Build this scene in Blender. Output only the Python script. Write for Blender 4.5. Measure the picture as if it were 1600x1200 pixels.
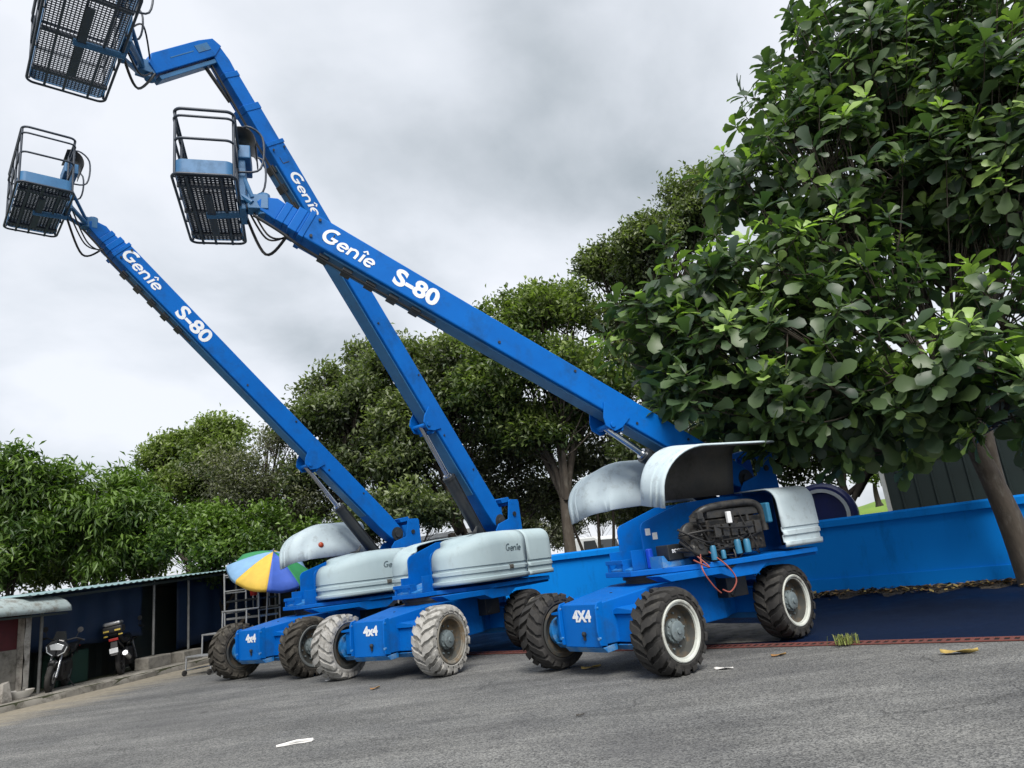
import bpy, math, random
import numpy as np
from mathutils import Vector, Matrix
R = math.radians
random.seed(7)
rng = np.random.default_rng(11)
scene = bpy.context.scene
for o in list(bpy.data.objects):
    bpy.data.objects.remove(o)
col = scene.collection

# ------------------------------------------------------------------ camera
FPX, PITCH, ROLL, EYE = 1100.0, .256, .117, 1.5          # focal length in photo pixels (1600 wide)
_c, _s = math.cos(PITCH), math.sin(PITCH)
cF = np.array([0, _c, _s]); _U = np.array([0, -_s, _c]); _R = np.array([1., 0, 0])
cR = math.cos(ROLL) * _R - math.sin(ROLL) * _U
cU = math.cos(ROLL) * _U + math.sin(ROLL) * _R
cC = np.array([0, 0, EYE])
cam = bpy.data.cameras.new('camera')
cam.sensor_width = 36; cam.lens = 36 * FPX / 1600; cam.clip_end = 3000
camo = bpy.data.objects.new('camera', cam); col.objects.link(camo)
camo.matrix_world = Matrix(((cR[0], cU[0], -cF[0], cC[0]), (cR[1], cU[1], -cF[1], cC[1]), (cR[2], cU[2], -cF[2], cC[2]), (0, 0, 0, 1)))
scene.camera = camo
def ray(x, y): return cF + cR * (x - 800) / FPX - cU * (y - 600) / FPX
def at(x, y, z=0.): d = ray(x, y); return Vector(cC + d * (z - cC[2]) / d[2])       # pixel onto a level plane
def aty(x, y, Y): d = ray(x, y); return Vector(cC + d * Y / d[1])                   # pixel at a depth
def topx(P):
    d = np.asarray(P, float) - cC; z = d @ cF
    return np.stack([800 + FPX * (d @ cR) / z, 600 - FPX * (d @ cU) / z, z], -1)

# ------------------------------------------------------------------ sky, sun, exposure
SUN_EL, SUN_AZ = R(50), R(172)           # azimuth clockwise from +Y: the veiled sun stands behind the photographer
w = bpy.data.worlds.new('World'); scene.world = w; w.use_nodes = True
nt = w.node_tree; nt.nodes.clear()
def N(t, typ, **kw):
    n = t.nodes.new(typ)
    for k, v in kw.items(): setattr(n, k, v)
    return n
out = N(nt, 'ShaderNodeOutputWorld')
sky = N(nt, 'ShaderNodeTexSky', sky_type='NISHITA', sun_disc=False, sun_elevation=SUN_EL, sun_rotation=SUN_AZ, dust_density=3.0)
b1 = N(nt, 'ShaderNodeBackground'); b1.inputs[1].default_value = .06
nt.links.new(sky.outputs[0], b1.inputs[0])
tc = N(nt, 'ShaderNodeTexCoord'); sp = N(nt, 'ShaderNodeSeparateXYZ'); nt.links.new(tc.outputs['Generated'], sp.inputs[0])
def mth(t, op, a, b=None, clamp=False):
    n = t.nodes.new('ShaderNodeMath'); n.operation = op; n.use_clamp = clamp
    for i, v in enumerate((a, b)):
        if v is None: continue
        if isinstance(v, (int, float)): n.inputs[i].default_value = v
        else: t.links.new(v, n.inputs[i])
    return n.outputs[0]
zz = mth(nt, 'ADD', mth(nt, 'MAXIMUM', sp.outputs[2], 0.0), .35)
cx = mth(nt, 'DIVIDE', sp.outputs[0], zz); cy = mth(nt, 'DIVIDE', sp.outputs[1], zz)
cb = N(nt, 'ShaderNodeCombineXYZ'); nt.links.new(cx, cb.inputs[0]); nt.links.new(cy, cb.inputs[1])
n1 = N(nt, 'ShaderNodeTexNoise'); n1.inputs['Scale'].default_value = 1.9; n1.inputs['Detail'].default_value = 7; n1.inputs['Roughness'].default_value = .5; n1.inputs['Distortion'].default_value = .25
cof = N(nt, 'ShaderNodeVectorMath', operation='ADD'); cof.inputs[1].default_value = (1.7, -6.05, 0); nt.links.new(cb.outputs[0], cof.inputs[0])
nt.links.new(cof.outputs[0], n1.inputs['Vector'])
rp = N(nt, 'ShaderNodeValToRGB'); nt.links.new(n1.outputs[0], rp.inputs[0])
e = rp.color_ramp.elements; e[0].position = .26; e[0].color = (.42, .47, .51, 1); e[1].position = .60; e[1].color = (.90, .93, .99, 1)
m_ = e.new(.48); m_.color = (.77, .81, .87, 1)
b2 = N(nt, 'ShaderNodeBackground'); b2.inputs[1].default_value = .46
nt.links.new(rp.outputs[0], b2.inputs[0])
mx = N(nt, 'ShaderNodeMixShader'); mx.inputs[0].default_value = .90
nt.links.new(b1.outputs[0], mx.inputs[1]); nt.links.new(b2.outputs[0], mx.inputs[2]); nt.links.new(mx.outputs[0], out.inputs[0])
sl = bpy.data.lights.new('sun', 'SUN'); sl.energy = 2.0; sl.angle = R(30); sl.color = (1, .96, .9)
so = bpy.data.objects.new('sun', sl); col.objects.link(so)
sd = Vector((math.sin(SUN_AZ) * math.cos(SUN_EL), math.cos(SUN_AZ) * math.cos(SUN_EL), math.sin(SUN_EL)))
so.rotation_euler = sd.to_track_quat('Z', 'Y').to_euler(); so.location = (0, 0, 40)
vs = scene.view_settings
vs.view_transform = 'Standard'; vs.look = 'None'; vs.gamma = 1; vs.exposure = 1.25; vs.use_curve_mapping = False

# ------------------------------------------------------------------ materials
MATS = {}
def mat(name, c, rough=.5, metal=0., c2=None, scale=4., mixc=.5, dirt=None, dirt_amt=.0, dirt_scale=1.5, bump=0., bump_scale=60., spec=.5, coat=0., stretch=None):
    """procedural paint: two-tone noise, optional blotchy dirt, fine relief"""
    if name in MATS: return MATS[name]
    m = bpy.data.materials.new(name); m.use_nodes = True; t = m.node_tree
    b = t.nodes['Principled BSDF']; b.inputs['Roughness'].default_value = rough; b.inputs['Metallic'].default_value = metal
    b.inputs['Specular IOR Level'].default_value = spec; b.inputs['Coat Weight'].default_value = coat
    tcn = t.nodes.new('ShaderNodeTexCoord'); vec = tcn.outputs['Object']
    if stretch:
        mp = t.nodes.new('ShaderNodeMapping'); mp.inputs['Scale'].default_value = stretch; t.links.new(vec, mp.inputs[0]); vec = mp.outputs[0]
    c2 = c2 or tuple(x * .8 for x in c)
    n = t.nodes.new('ShaderNodeTexNoise'); n.inputs['Scale'].default_value = scale; n.inputs['Detail'].default_value = 6; n.inputs['Roughness'].default_value = .6
    t.links.new(vec, n.inputs['Vector'])
    r = t.nodes.new('ShaderNodeValToRGB'); t.links.new(n.outputs[0], r.inputs[0])
    r.color_ramp.elements[0].position = .5 - mixc * .4; r.color_ramp.elements[1].position = .5 + mixc * .4
    r.color_ramp.elements[0].color = (*c2, 1); r.color_ramp.elements[1].color = (*c, 1)
    cout = r.outputs[0]; rv = None
    if dirt:
        n2 = t.nodes.new('ShaderNodeTexNoise'); n2.inputs['Scale'].default_value = dirt_scale; n2.inputs['Detail'].default_value = 9; n2.inputs['Roughness'].default_value = .72
        t.links.new(vec, n2.inputs['Vector'])
        r2 = t.nodes.new('ShaderNodeValToRGB'); t.links.new(n2.outputs[0], r2.inputs[0])
        r2.color_ramp.elements[0].position = .62 - dirt_amt * .3; r2.color_ramp.elements[1].position = .78 - dirt_amt * .3
        r2.color_ramp.elements[0].color = (0, 0, 0, 1); r2.color_ramp.elements[1].color = (min(1, .35 + dirt_amt),) * 3 + (1,)
        mxn = t.nodes.new('ShaderNodeMixRGB'); t.links.new(r2.outputs[0], mxn.inputs[0]); t.links.new(cout, mxn.inputs[1]); mxn.inputs[2].default_value = (*dirt, 1)
        cout = mxn.outputs[0]
        rv = mth(t, 'MULTIPLY_ADD', r2.outputs[0], .35); rv.node.inputs[2].default_value = rough
        t.links.new(rv, b.inputs['Roughness'])
    t.links.new(cout, b.inputs['Base Color'])
    if bump:
        n3 = t.nodes.new('ShaderNodeTexNoise'); n3.inputs['Scale'].default_value = bump_scale; n3.inputs['Detail'].default_value = 4
        t.links.new(vec, n3.inputs['Vector'])
        bp = t.nodes.new('ShaderNodeBump'); bp.inputs['Strength'].default_value = bump; bp.inputs['Distance'].default_value = .01
        t.links.new(n3.outputs[0], bp.inputs['Height']); t.links.new(bp.outputs[0], b.inputs['Normal'])
    MATS[name] = m; return m
GRIME = (.10, .09, .075)
BLUE = mat('blue_paint', (.0, .122, .47), .5, c2=(.0, .100, .40), scale=2.2, dirt=(.006, .075, .25), dirt_amt=.36, dirt_scale=2.0, bump=.06, bump_scale=30, spec=.18)
BLUEL = mat('worn_blue_paint', (.02, .20, .50), .5, c2=(.01, .14, .42), scale=5, dirt=(.20, .30, .38), dirt_amt=.45, dirt_scale=3.5)
BLUEP = mat('platform_blue_paint', (.035, .155, .33), .5, c2=(.025, .12, .27), scale=4, dirt=(.05, .07, .09), dirt_amt=.25)
GREY = mat('cover_pale_grey', (.40, .50, .53), .65, c2=(.35, .45, .48), scale=1.6, dirt=(.27, .31, .31), dirt_amt=.20, dirt_scale=3, stretch=(1, 1, .5), bump=.06, bump_scale=180)
GREYD = mat('weathered_cover_grey', (.52, .61, .65), .75, c2=(.45, .54, .58), scale=2.5, spec=.3, dirt=(.30, .34, .35), dirt_amt=.32, dirt_scale=6, bump=.08, bump_scale=160)
GREYIN = mat('cover_inside', (.13, .12, .10), .8, c2=(.07, .07, .065), scale=3, dirt=(.03, .03, .03), dirt_amt=.4)
WHITE = mat('white_lettering', (.78, .80, .82), .5, c2=(.66, .68, .70), scale=9)
EMB = mat('embossed_letter_grey', (.10, .14, .16), .6)
BLACK = mat('black_metal', (.012, .015, .018), .42, c2=(.02, .024, .028), scale=6, dirt=(.05, .05, .05), dirt_amt=.3)
DARKTUBE = mat('dark_rail_paint', (.022, .032, .050), .45, c2=(.03, .045, .07), scale=8)
CHROME = mat('chrome_rod', (.55, .57, .6), .22, 1.0, scale=10)
RUB = mat('black_tyre_rubber', (.022, .022, .022), .85, c2=(.040, .038, .036), scale=5, dirt=(.09, .085, .075), dirt_amt=.30, dirt_scale=5, bump=.25, bump_scale=70, spec=.3)
RUBB = mat('brown_dusty_rubber', (.060, .054, .045), .9, c2=(.035, .032, .028), scale=4, dirt=(.13, .12, .10), dirt_amt=.45, dirt_scale=5, bump=.25, bump_scale=70, spec=.25)
RUBW = mat('whitened_dusty_rubber', (.43, .42, .40), .93, c2=(.30, .295, .275), scale=4, dirt=(.12, .115, .10), dirt_amt=.45, dirt_scale=7, bump=.25, bump_scale=70, spec=.2)
HOLE = mat('tyre_hole', (.008, .008, .008), .95)
RIMW = mat('white_rim_paint', (.56, .58, .54), .6, c2=(.42, .44, .40), scale=5, dirt=(.13, .10, .07), dirt_amt=.4, dirt_scale=4)
RIMT = mat('tan_dirty_rim', (.22, .21, .18), .7, c2=(.15, .14, .12), scale=5, dirt=(.14, .09, .04), dirt_amt=.55, dirt_scale=3)
RIMG = mat('grey_rim', (.14, .15, .15), .65, c2=(.09, .10, .10), scale=5, dirt=(.05, .05, .045), dirt_amt=.4)
RIMIN = mat('rim_inside', (.06, .065, .06), .7, c2=(.035, .035, .032), scale=4, dirt=(.13, .09, .05), dirt_amt=.5, dirt_scale=3)
HUB = mat('hub_grey', (.17, .21, .22), .6, c2=(.12, .15, .16), scale=9, dirt=(.05, .05, .05), dirt_amt=.4, dirt_scale=8)
RED = mat('red_plastic', (.45, .02, .015), .45)
ORANGE = mat('beacon_red_orange', (.36, .05, .015), .35)
HOSE = mat('black_hose', (.012, .012, .013), .55)
HOSER = mat('red_brown_hose', (.28, .07, .05), .6)
ENG = mat('shaded_oily_engine_metal', (.016, .016, .016), .5, .3, c2=(.007, .007, .007), scale=9, dirt=(.05, .04, .03), dirt_amt=.4, dirt_scale=9)  # base colour carries the dark of the raised hood's shade
ENGG = mat('shaded_engine_grey_metal', (.09, .09, .088), .45, .5, c2=(.03, .03, .03), scale=9, dirt=(.04, .035, .03), dirt_amt=.45, dirt_scale=9)  # grey metal also darkened in colour for the shade under the hood
FILT = mat('blue_filter', (.03, .17, .30), .45)
ALU = mat('aluminium', (.42, .43, .44), .45, .6, c2=(.32, .33, .33), scale=12, dirt=(.2, .2, .19), dirt_amt=.3)
CONC = mat('weathered_concrete', (.26, .245, .215), .95, c2=(.17, .16, .14), scale=3, dirt=(.08, .075, .06), dirt_amt=.5, dirt_scale=4, bump=.5, bump_scale=40)
PILL = mat('peeling_plaster', (.48, .46, .42), .95, c2=(.30, .28, .25), scale=5, dirt=(.12, .11, .095), dirt_amt=.55, dirt_scale=3.5, bump=.5, bump_scale=25)
ROOF = mat('pale_blue_roof_sheet', (.26, .38, .40), .5, c2=(.18, .29, .31), scale=1.2, dirt=(.10, .11, .10), dirt_amt=.45, dirt_scale=2.5)
ROOFG = mat('old_grey_roof_sheet', (.34, .40, .40), .6, c2=(.22, .27, .27), scale=2, dirt=(.13, .12, .10), dirt_amt=.5, dirt_scale=5)
SHEET = mat('dark_metal_sheet', (.035, .05, .045), .6, c2=(.022, .03, .03), scale=3, dirt=(.06, .05, .04), dirt_amt=.35)
TARP = mat('navy_tarpaulin', (.006, .024, .068), .6, c2=(.004, .017, .05), scale=2, bump=.15, bump_scale=9)
MAROON = mat('maroon_panel', (.10, .012, .018), .7, c2=(.06, .01, .012), scale=4)
GREENB = mat('dark_green_drum_paint', (.012, .045, .03), .6)
POLE = mat('galvanised_pole', (.22, .225, .22), .6, .3, c2=(.14, .14, .135), scale=9)
WALLM = mat('blue_wall_paint', (.0, .225, .74), .7, c2=(.0, .20, .68), scale=.8, dirt=(.003, .12, .42), dirt_amt=.30, dirt_scale=2.2, bump=.12, bump_scale=14, spec=.15, stretch=(1, 1, .35))
BARK = mat('bark', (.085, .070, .055), .95, c2=(.045, .036, .028), scale=7, dirt=(.14, .13, .11), dirt_amt=.35, dirt_scale=9, bump=.9, bump_scale=22, stretch=(1, 1, .35))
BARKD = mat('dark_bark', (.045, .036, .028), .95, c2=(.022, .018, .014), scale=6, bump=.6, bump_scale=20, stretch=(1, 1, .35))
RUST = mat('rust_red_grating', (.16, .045, .035), .85, c2=(.09, .028, .022), scale=9, dirt=(.04, .03, .025), dirt_amt=.4)
SOIL = mat('dark_leaf_soil', (.055, .045, .033), 1., c2=(.025, .02, .015), scale=6, dirt=(.12, .09, .05), dirt_amt=.35, dirt_scale=12, bump=.8, bump_scale=30)
VINYLB = mat('umbrella_blue', (.045, .12, .52), .7); VINYLY = mat('umbrella_yellow', (.75, .50, .07), .7)
VINYLG = mat('umbrella_green', (.03, .25, .09), .7); VINYLW = mat('umbrella_pale_blue', (.22, .40, .62), .7)
BIKE = mat('gloss_black_bike', (.010, .011, .013), .22, c2=(.014, .015, .018), coat=.3)
BIKEM = mat('satin_black_bike', (.018, .018, .02), .55)
LENS = mat('clear_lens', (.65, .68, .7), .1, .2); LENSY = mat('amber_lens', (.75, .55, .10), .25)
SILV = mat('silver_trim', (.45, .46, .48), .3, .7)
TRUCKW = mat('white_truck_paint', (.72, .74, .75), .35, c2=(.62, .64, .65), scale=2); GLASS = mat('dark_glass', (.012, .016, .018), .06)
GRASSM = mat('grass_ground', (.16, .25, .035), 1., c2=(.10, .18, .03), scale=.6, bump=.6, bump_scale=8)
FARSOIL = mat('olive_earth', (.07, .075, .04), 1., c2=(.04, .05, .025), scale=.7, bump=.6, bump_scale=8)  # mottled dark olive earth of the verge and pavement
NAVY = mat('navy_drum_paint', (.008, .015, .10), .35, c2=(.006, .01, .07))
DKGREEN = mat('shaded_dark_green_cladding', (.006, .017, .017), .8, c2=(.004, .012, .012), scale=2)  # dark green, its colour taken darker still for the tree's shade
PALET = mat('pale_trim', (.5, .52, .5), .6)
DRYLEAF = mat('dry_leaf', (.32, .17, .05), .8, c2=(.20, .10, .035), scale=14, dirt=(.42, .32, .10), dirt_amt=.4, dirt_scale=10)
DRYLEAFY = mat('yellow_dry_leaf', (.45, .34, .10), .8, c2=(.30, .20, .06), scale=12)
PAPER = mat('white_scrap', (.75, .74, .72), .8); BASIN = mat('white_basin_plastic', (.62, .60, .56), .5, c2=(.5, .48, .44), scale=5)

def leaf_mat(name, dark, light, trans=.25, rough=.45):
    m = bpy.data.materials.new(name); m.use_nodes = True; t = m.node_tree
    b = t.nodes['Principled BSDF']; b.inputs['Roughness'].default_value = rough
    a = t.nodes.new('ShaderNodeAttribute'); a.attribute_name = 'tint'
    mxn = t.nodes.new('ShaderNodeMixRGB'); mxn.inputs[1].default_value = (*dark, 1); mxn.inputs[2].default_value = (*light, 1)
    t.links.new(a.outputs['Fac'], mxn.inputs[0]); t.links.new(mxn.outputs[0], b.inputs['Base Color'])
    tr = t.nodes.new('ShaderNodeBsdfTranslucent')
    br = t.nodes.new('ShaderNodeMixRGB'); br.blend_type = 'MULTIPLY'; br.inputs[0].default_value = 1; br.inputs[2].default_value = (1.3, 1.6, .5, 1)
    t.links.new(mxn.outputs[0], br.inputs[1]); t.links.new(br.outputs[0], tr.inputs[0])
    ms = t.nodes.new('ShaderNodeMixShader'); ms.inputs[0].default_value = trans
    o_ = t.nodes['Material Output']; t.links.new(b.outputs[0], ms.inputs[1]); t.links.new(tr.outputs[0], ms.inputs[2]); t.links.new(ms.outputs[0], o_.inputs[0])
    return m

# ------------------------------------------------------------------ mesh building helpers
class MB:
    def __init__(s, T=None): s.v = []; s.f = []; s.mi = []; s.T = T or Matrix.Identity(4); s.k = 0
    def add(s, vs, fs, T=None):
        M = s.T @ T if T is not None else s.T
        b = len(s.v); s.v += [tuple(M @ Vector(p)) for p in vs]; s.f += [tuple(i + b for i in f) for f in fs]; s.mi += [s.k] * len(fs); return s
    def box(s, x0, x1, y0, y1, z0, z1, T=None):
        return s.add([(x, y, z) for x in (x0, x1) for y in (y0, y1) for z in (z0, z1)],
                     [(0, 1, 3, 2), (4, 6, 7, 5), (0, 4, 5, 1), (2, 3, 7, 6), (0, 2, 6, 4), (1, 5, 7, 3)], T)
    def prism(s, poly, a0, a1, axis='y', T=None):
        """polygon in the two other axes, extruded along axis"""
        n = len(poly)
        def P(p, a):
            return {'y': (p[0], a, p[1]), 'x': (a, p[0], p[1]), 'z': (p[0], p[1], a)}[axis]
        vs = [P(p, a0) for p in poly] + [P(p, a1) for p in poly]
        area = sum(poly[i][0] * poly[(i + 1) % n][1] - poly[(i + 1) % n][0] * poly[i][1] for i in range(n))
        up = (area > 0) == (axis != 'y')
        if a1 < a0: up = not up
        fs = [tuple(range(n))[::-1] if up else tuple(range(n)), tuple(range(n, 2 * n)) if up else tuple(range(n, 2 * n))[::-1]]
        for i in range(n):
            j = (i + 1) % n
            fs.append((i, j, n + j, n + i) if up else (j, i, n + i, n + j))
        return s.add(vs, fs, T)
    def tube(s, pts, r, n=8, T=None, closed=False, caps=True):
        pts = [Vector(p) for p in pts]; m = len(pts); rr = r if isinstance(r, (list, tuple)) else [r] * m
        vs = []; up = None
        for i in range(m):
            a = pts[(i - 1) % m] if (closed or i > 0) else pts[i]; b = pts[(i + 1) % m] if (closed or i < m - 1) else pts[i]
            d = (b - a).normalized()
            if up is None: up = d.orthogonal().normalized()
            up = (up - d * up.dot(d)); up = up.normalized() if up.length > 1e-6 else d.orthogonal().normalized()
            sd_ = d.cross(up)
            vs += [pts[i] + (up * math.cos(2 * math.pi * k / n) + sd_ * math.sin(2 * math.pi * k / n)) * rr[i] for k in range(n)]
        fs = []
        for i in range(m if closed else m - 1):
            j = (i + 1) % m
            fs += [(i * n + k, i * n + (k + 1) % n, j * n + (k + 1) % n, j * n + k) for k in range(n)]
        if caps and not closed: fs += [tuple(range(n))[::-1], tuple(range((m - 1) * n, m * n))]
        return s.add(vs, fs, T)
    def lathe(s, prof, n=32, T=None, axis='y', closed=False):
        """prof: (radius, along axis)"""
        vs = []
        for (r, a) in prof:
            for k in range(n):
                c, q = r * math.cos(2 * math.pi * k / n), r * math.sin(2 * math.pi * k / n)
                vs.append({'y': (c, a, q), 'z': (c, q, a), 'x': (a, c, q)}[axis])
        m = len(prof); fs = []
        for i in range(m if closed else m - 1):
            j = (i + 1) % m
            for k in range(n):
                q = (i * n + k, i * n + (k + 1) % n, j * n + (k + 1) % n, j * n + k)
                fs.append(q if axis == 'y' else q[::-1] if axis == 'z' else q)
        return s.add(vs, fs, T)
    def grid(s, P, T=None):
        """P[i][j] points"""
        a, b = len(P), len(P[0])
        return s.add([p for r_ in P for p in r_], [(i * b + j, i * b + j + 1, (i + 1) * b + j + 1, (i + 1) * b + j) for i in range(a - 1) for j in range(b - 1)], T)
    def mesh(s, name, mats, smooth=None):
        me = bpy.data.meshes.new(name); me.from_pydata(s.v, [], s.f)
        for m in (mats if isinstance(mats, (list, tuple)) else [mats]): me.materials.append(m)
        if any(s.mi): me.polygons.foreach_set('material_index', s.mi)
        if smooth is not None:
            me.polygons.foreach_set('use_smooth', [True] * len(me.polygons)); me.set_sharp_from_angle(angle=R(smooth))
        me.update(); return me
    def build(s, name, mats, parent=None, smooth=None, bevel=0, solid=0, fix=False):
        me = s.mesh(name, mats, smooth)
        if fix:
            import bmesh
            bm = bmesh.new(); bm.from_mesh(me); bmesh.ops.recalc_face_normals(bm, faces=bm.faces); bm.to_mesh(me); bm.free()
        return link(name, me, parent, bevel, solid)
def link(name, me, parent=None, bevel=0, solid=0):
    o = bpy.data.objects.new(name, me); col.objects.link(o)
    if parent: o.parent = parent
    if solid: md = o.modifiers.new('solid', 'SOLIDIFY'); md.thickness = solid; md.offset = -1
    if bevel:
        md = o.modifiers.new('bevel', 'BEVEL'); md.width = bevel; md.segments = 2; md.limit_method = 'ANGLE'; md.angle_limit = R(40)
        md.harden_normals = False
    return o
def tag(o, label, cat, group=None):
    o['label'] = label; o['category'] = cat
    if group: o['group'] = group
    return o
def thing(name, label, cat, loc=(0, 0, 0), rz=0, group=None):
    o = bpy.data.objects.new(name, None); col.objects.link(o); o.location = loc; o.rotation_euler = (0, 0, rz); o.empty_display_size = .2
    return tag(o, label, cat, group)
def struct(o): o['kind'] = 'structure'; return o
def Rz(a): return Matrix.Rotation(a, 4, 'Z')
def Tr(*p): return Matrix.Translation(p)
def arc(cx_, cy_, r, a0, a1, n=10): return [(cx_ + r * math.cos(R(a0 + (a1 - a0) * i / n)), cy_ + r * math.sin(R(a0 + (a1 - a0) * i / n))) for i in range(n + 1)]
def spline(pts, n=8):
    P = [Vector(p) for p in pts]; o = []
    for i in range(len(P) - 1):
        a, b, c, d = P[max(i - 1, 0)], P[i], P[i + 1], P[min(i + 2, len(P) - 1)]
        for k in range(n):
            t = k / n; o.append(.5 * ((2 * b) + (c - a) * t + (2 * a - 5 * b + 4 * c - d) * t * t + (3 * b - a - 3 * c + d) * t ** 3))
    o.append(P[-1]); return o

# lettering as flat solid shapes ---------------------------------------------------------------
def ribbon(mb, pts, wd, th, T, closed=False):
    """a pen stroke of width wd in the xy plane, th thick, rounded ends"""
    P = [Vector((p[0], p[1])) for p in pts]; n = len(P); L_, R_ = [], []
    for i in range(n):
        d = (P[min(i + 1, n - 1)] - P[max(i - 1, 0)]).normalized(); q = Vector((-d.y, d.x)) * wd / 2
        L_.append(P[i] + q); R_.append(P[i] - q)
    vs = [(p.x, p.y, th) for p in L_] + [(p.x, p.y, th) for p in R_] + [(p.x, p.y, 0) for p in L_] + [(p.x, p.y, 0) for p in R_]
    fs = []
    for i in range(n - 1):
        fs += [(i, n + i, n + i + 1, i + 1), (2 * n + i, i, i + 1, 2 * n + i + 1), (n + i, 3 * n + i, 3 * n + i + 1, n + i + 1)]
    fs += [(0, 2 * n, 3 * n, n), (n - 1, 2 * n - 1, 4 * n - 1, 3 * n - 1)]
    mb.add(vs, fs, T)
def logo(mb, T, h, th, weight=.17):
    """the maker's word mark: slanted round strokes; x to the right, y up, cap height h"""
    S = Matrix(((h, h * .18, 0, 0), (0, h, 0, 0), (0, 0, 1, 0), (0, 0, 0, 1)))
    z = [0]
    def st(p, wd=weight):
        z[0] += 1e-4 if th < .01 else 4e-4
        ribbon(mb, p, wd, th + z[0], T @ S)
    st(arc(.42, .5, .40, 60, 318, 18)); st([(.80, .42), (.42, .42)], .15); st([(.74, .46), (.62, .12)], .15)
    def ee(x): st(arc(x, .28, .24, 5, 318, 16), .14); st([(x - .2, .29), (x + .24, .29)], .11)
    ee(1.20)
    st([(1.60, .02), (1.60, .54)], .15); st(arc(1.83, .30, .225, 178, 0, 10), .14); st([(2.055, .32), (2.055, .02)], .15)
    st([(2.36, .02), (2.36, .56)], .15); st([(2.22, .68), (2.36, .84), (2.50, .68)], .11)
    ee(2.82)
    return 3.05 * h
def text_mesh(s, size, bold=.0, ext=.003, shear=0.):
    cu = bpy.data.curves.new('t', 'FONT'); cu.body = s; cu.size = size; cu.offset = bold; cu.extrude = ext; cu.shear = shear; cu.resolution_u = 4
    o = bpy.data.objects.new('t', cu); col.objects.link(o)
    dg = bpy.context.evaluated_depsgraph_get(); me = bpy.data.meshes.new_from_object(o.evaluated_get(dg))
    bpy.data.objects.remove(o); bpy.data.curves.remove(cu); return me
def put_text(name, s, size, T, material, parent, bold=.0, ext=.003, shear=0., xs=1.):
    me = text_mesh(s, size, bold, ext, shear); me.materials.clear(); me.materials.append(material)
    xs_ = [v.co.x for v in me.vertices]; cx_ = (min(xs_) + max(xs_)) / 2; ys_ = [v.co.y for v in me.vertices]; cy_ = (min(ys_) + max(ys_)) / 2
    me.transform(T @ Matrix.Diagonal((xs, 1, 1, 1)) @ Tr(-cx_, -cy_, 0)); me.name = name
    return link(name, me, parent)

# ================================================================== the setting
nd = Vector((.6112, .7915, 0)); td = Vector((.7915, -.6112, 0))        # across and along the drain and the wall
DR0, DR1, WN = 10.60, 10.92, 15.4                                      # drain edges and wall face, measured along nd
SLOPE = .30 / (WN - DR1)
def W(n, t, z=0.): v = nd * n + td * t; return Vector((v.x, v.y, z))
def gz(x, y):                                                          # ground height of the yard
    n = x * nd.x + y * nd.y
    return max(0., (n - DR1) * SLOPE) if n < WN else .3
K0 = Vector((-10.18, 13.94, 0)); kd = Vector((1.2, 6.1, 0)).normalized(); kn = Vector((-kd.y, kd.x, 0))   # kerb of the motorcycle shed
def K(t, o, z=0.): v = K0 + kd * t + kn * o; return Vector((v.x, v.y, z))
PZ = .13                                                               # pavement height

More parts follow.
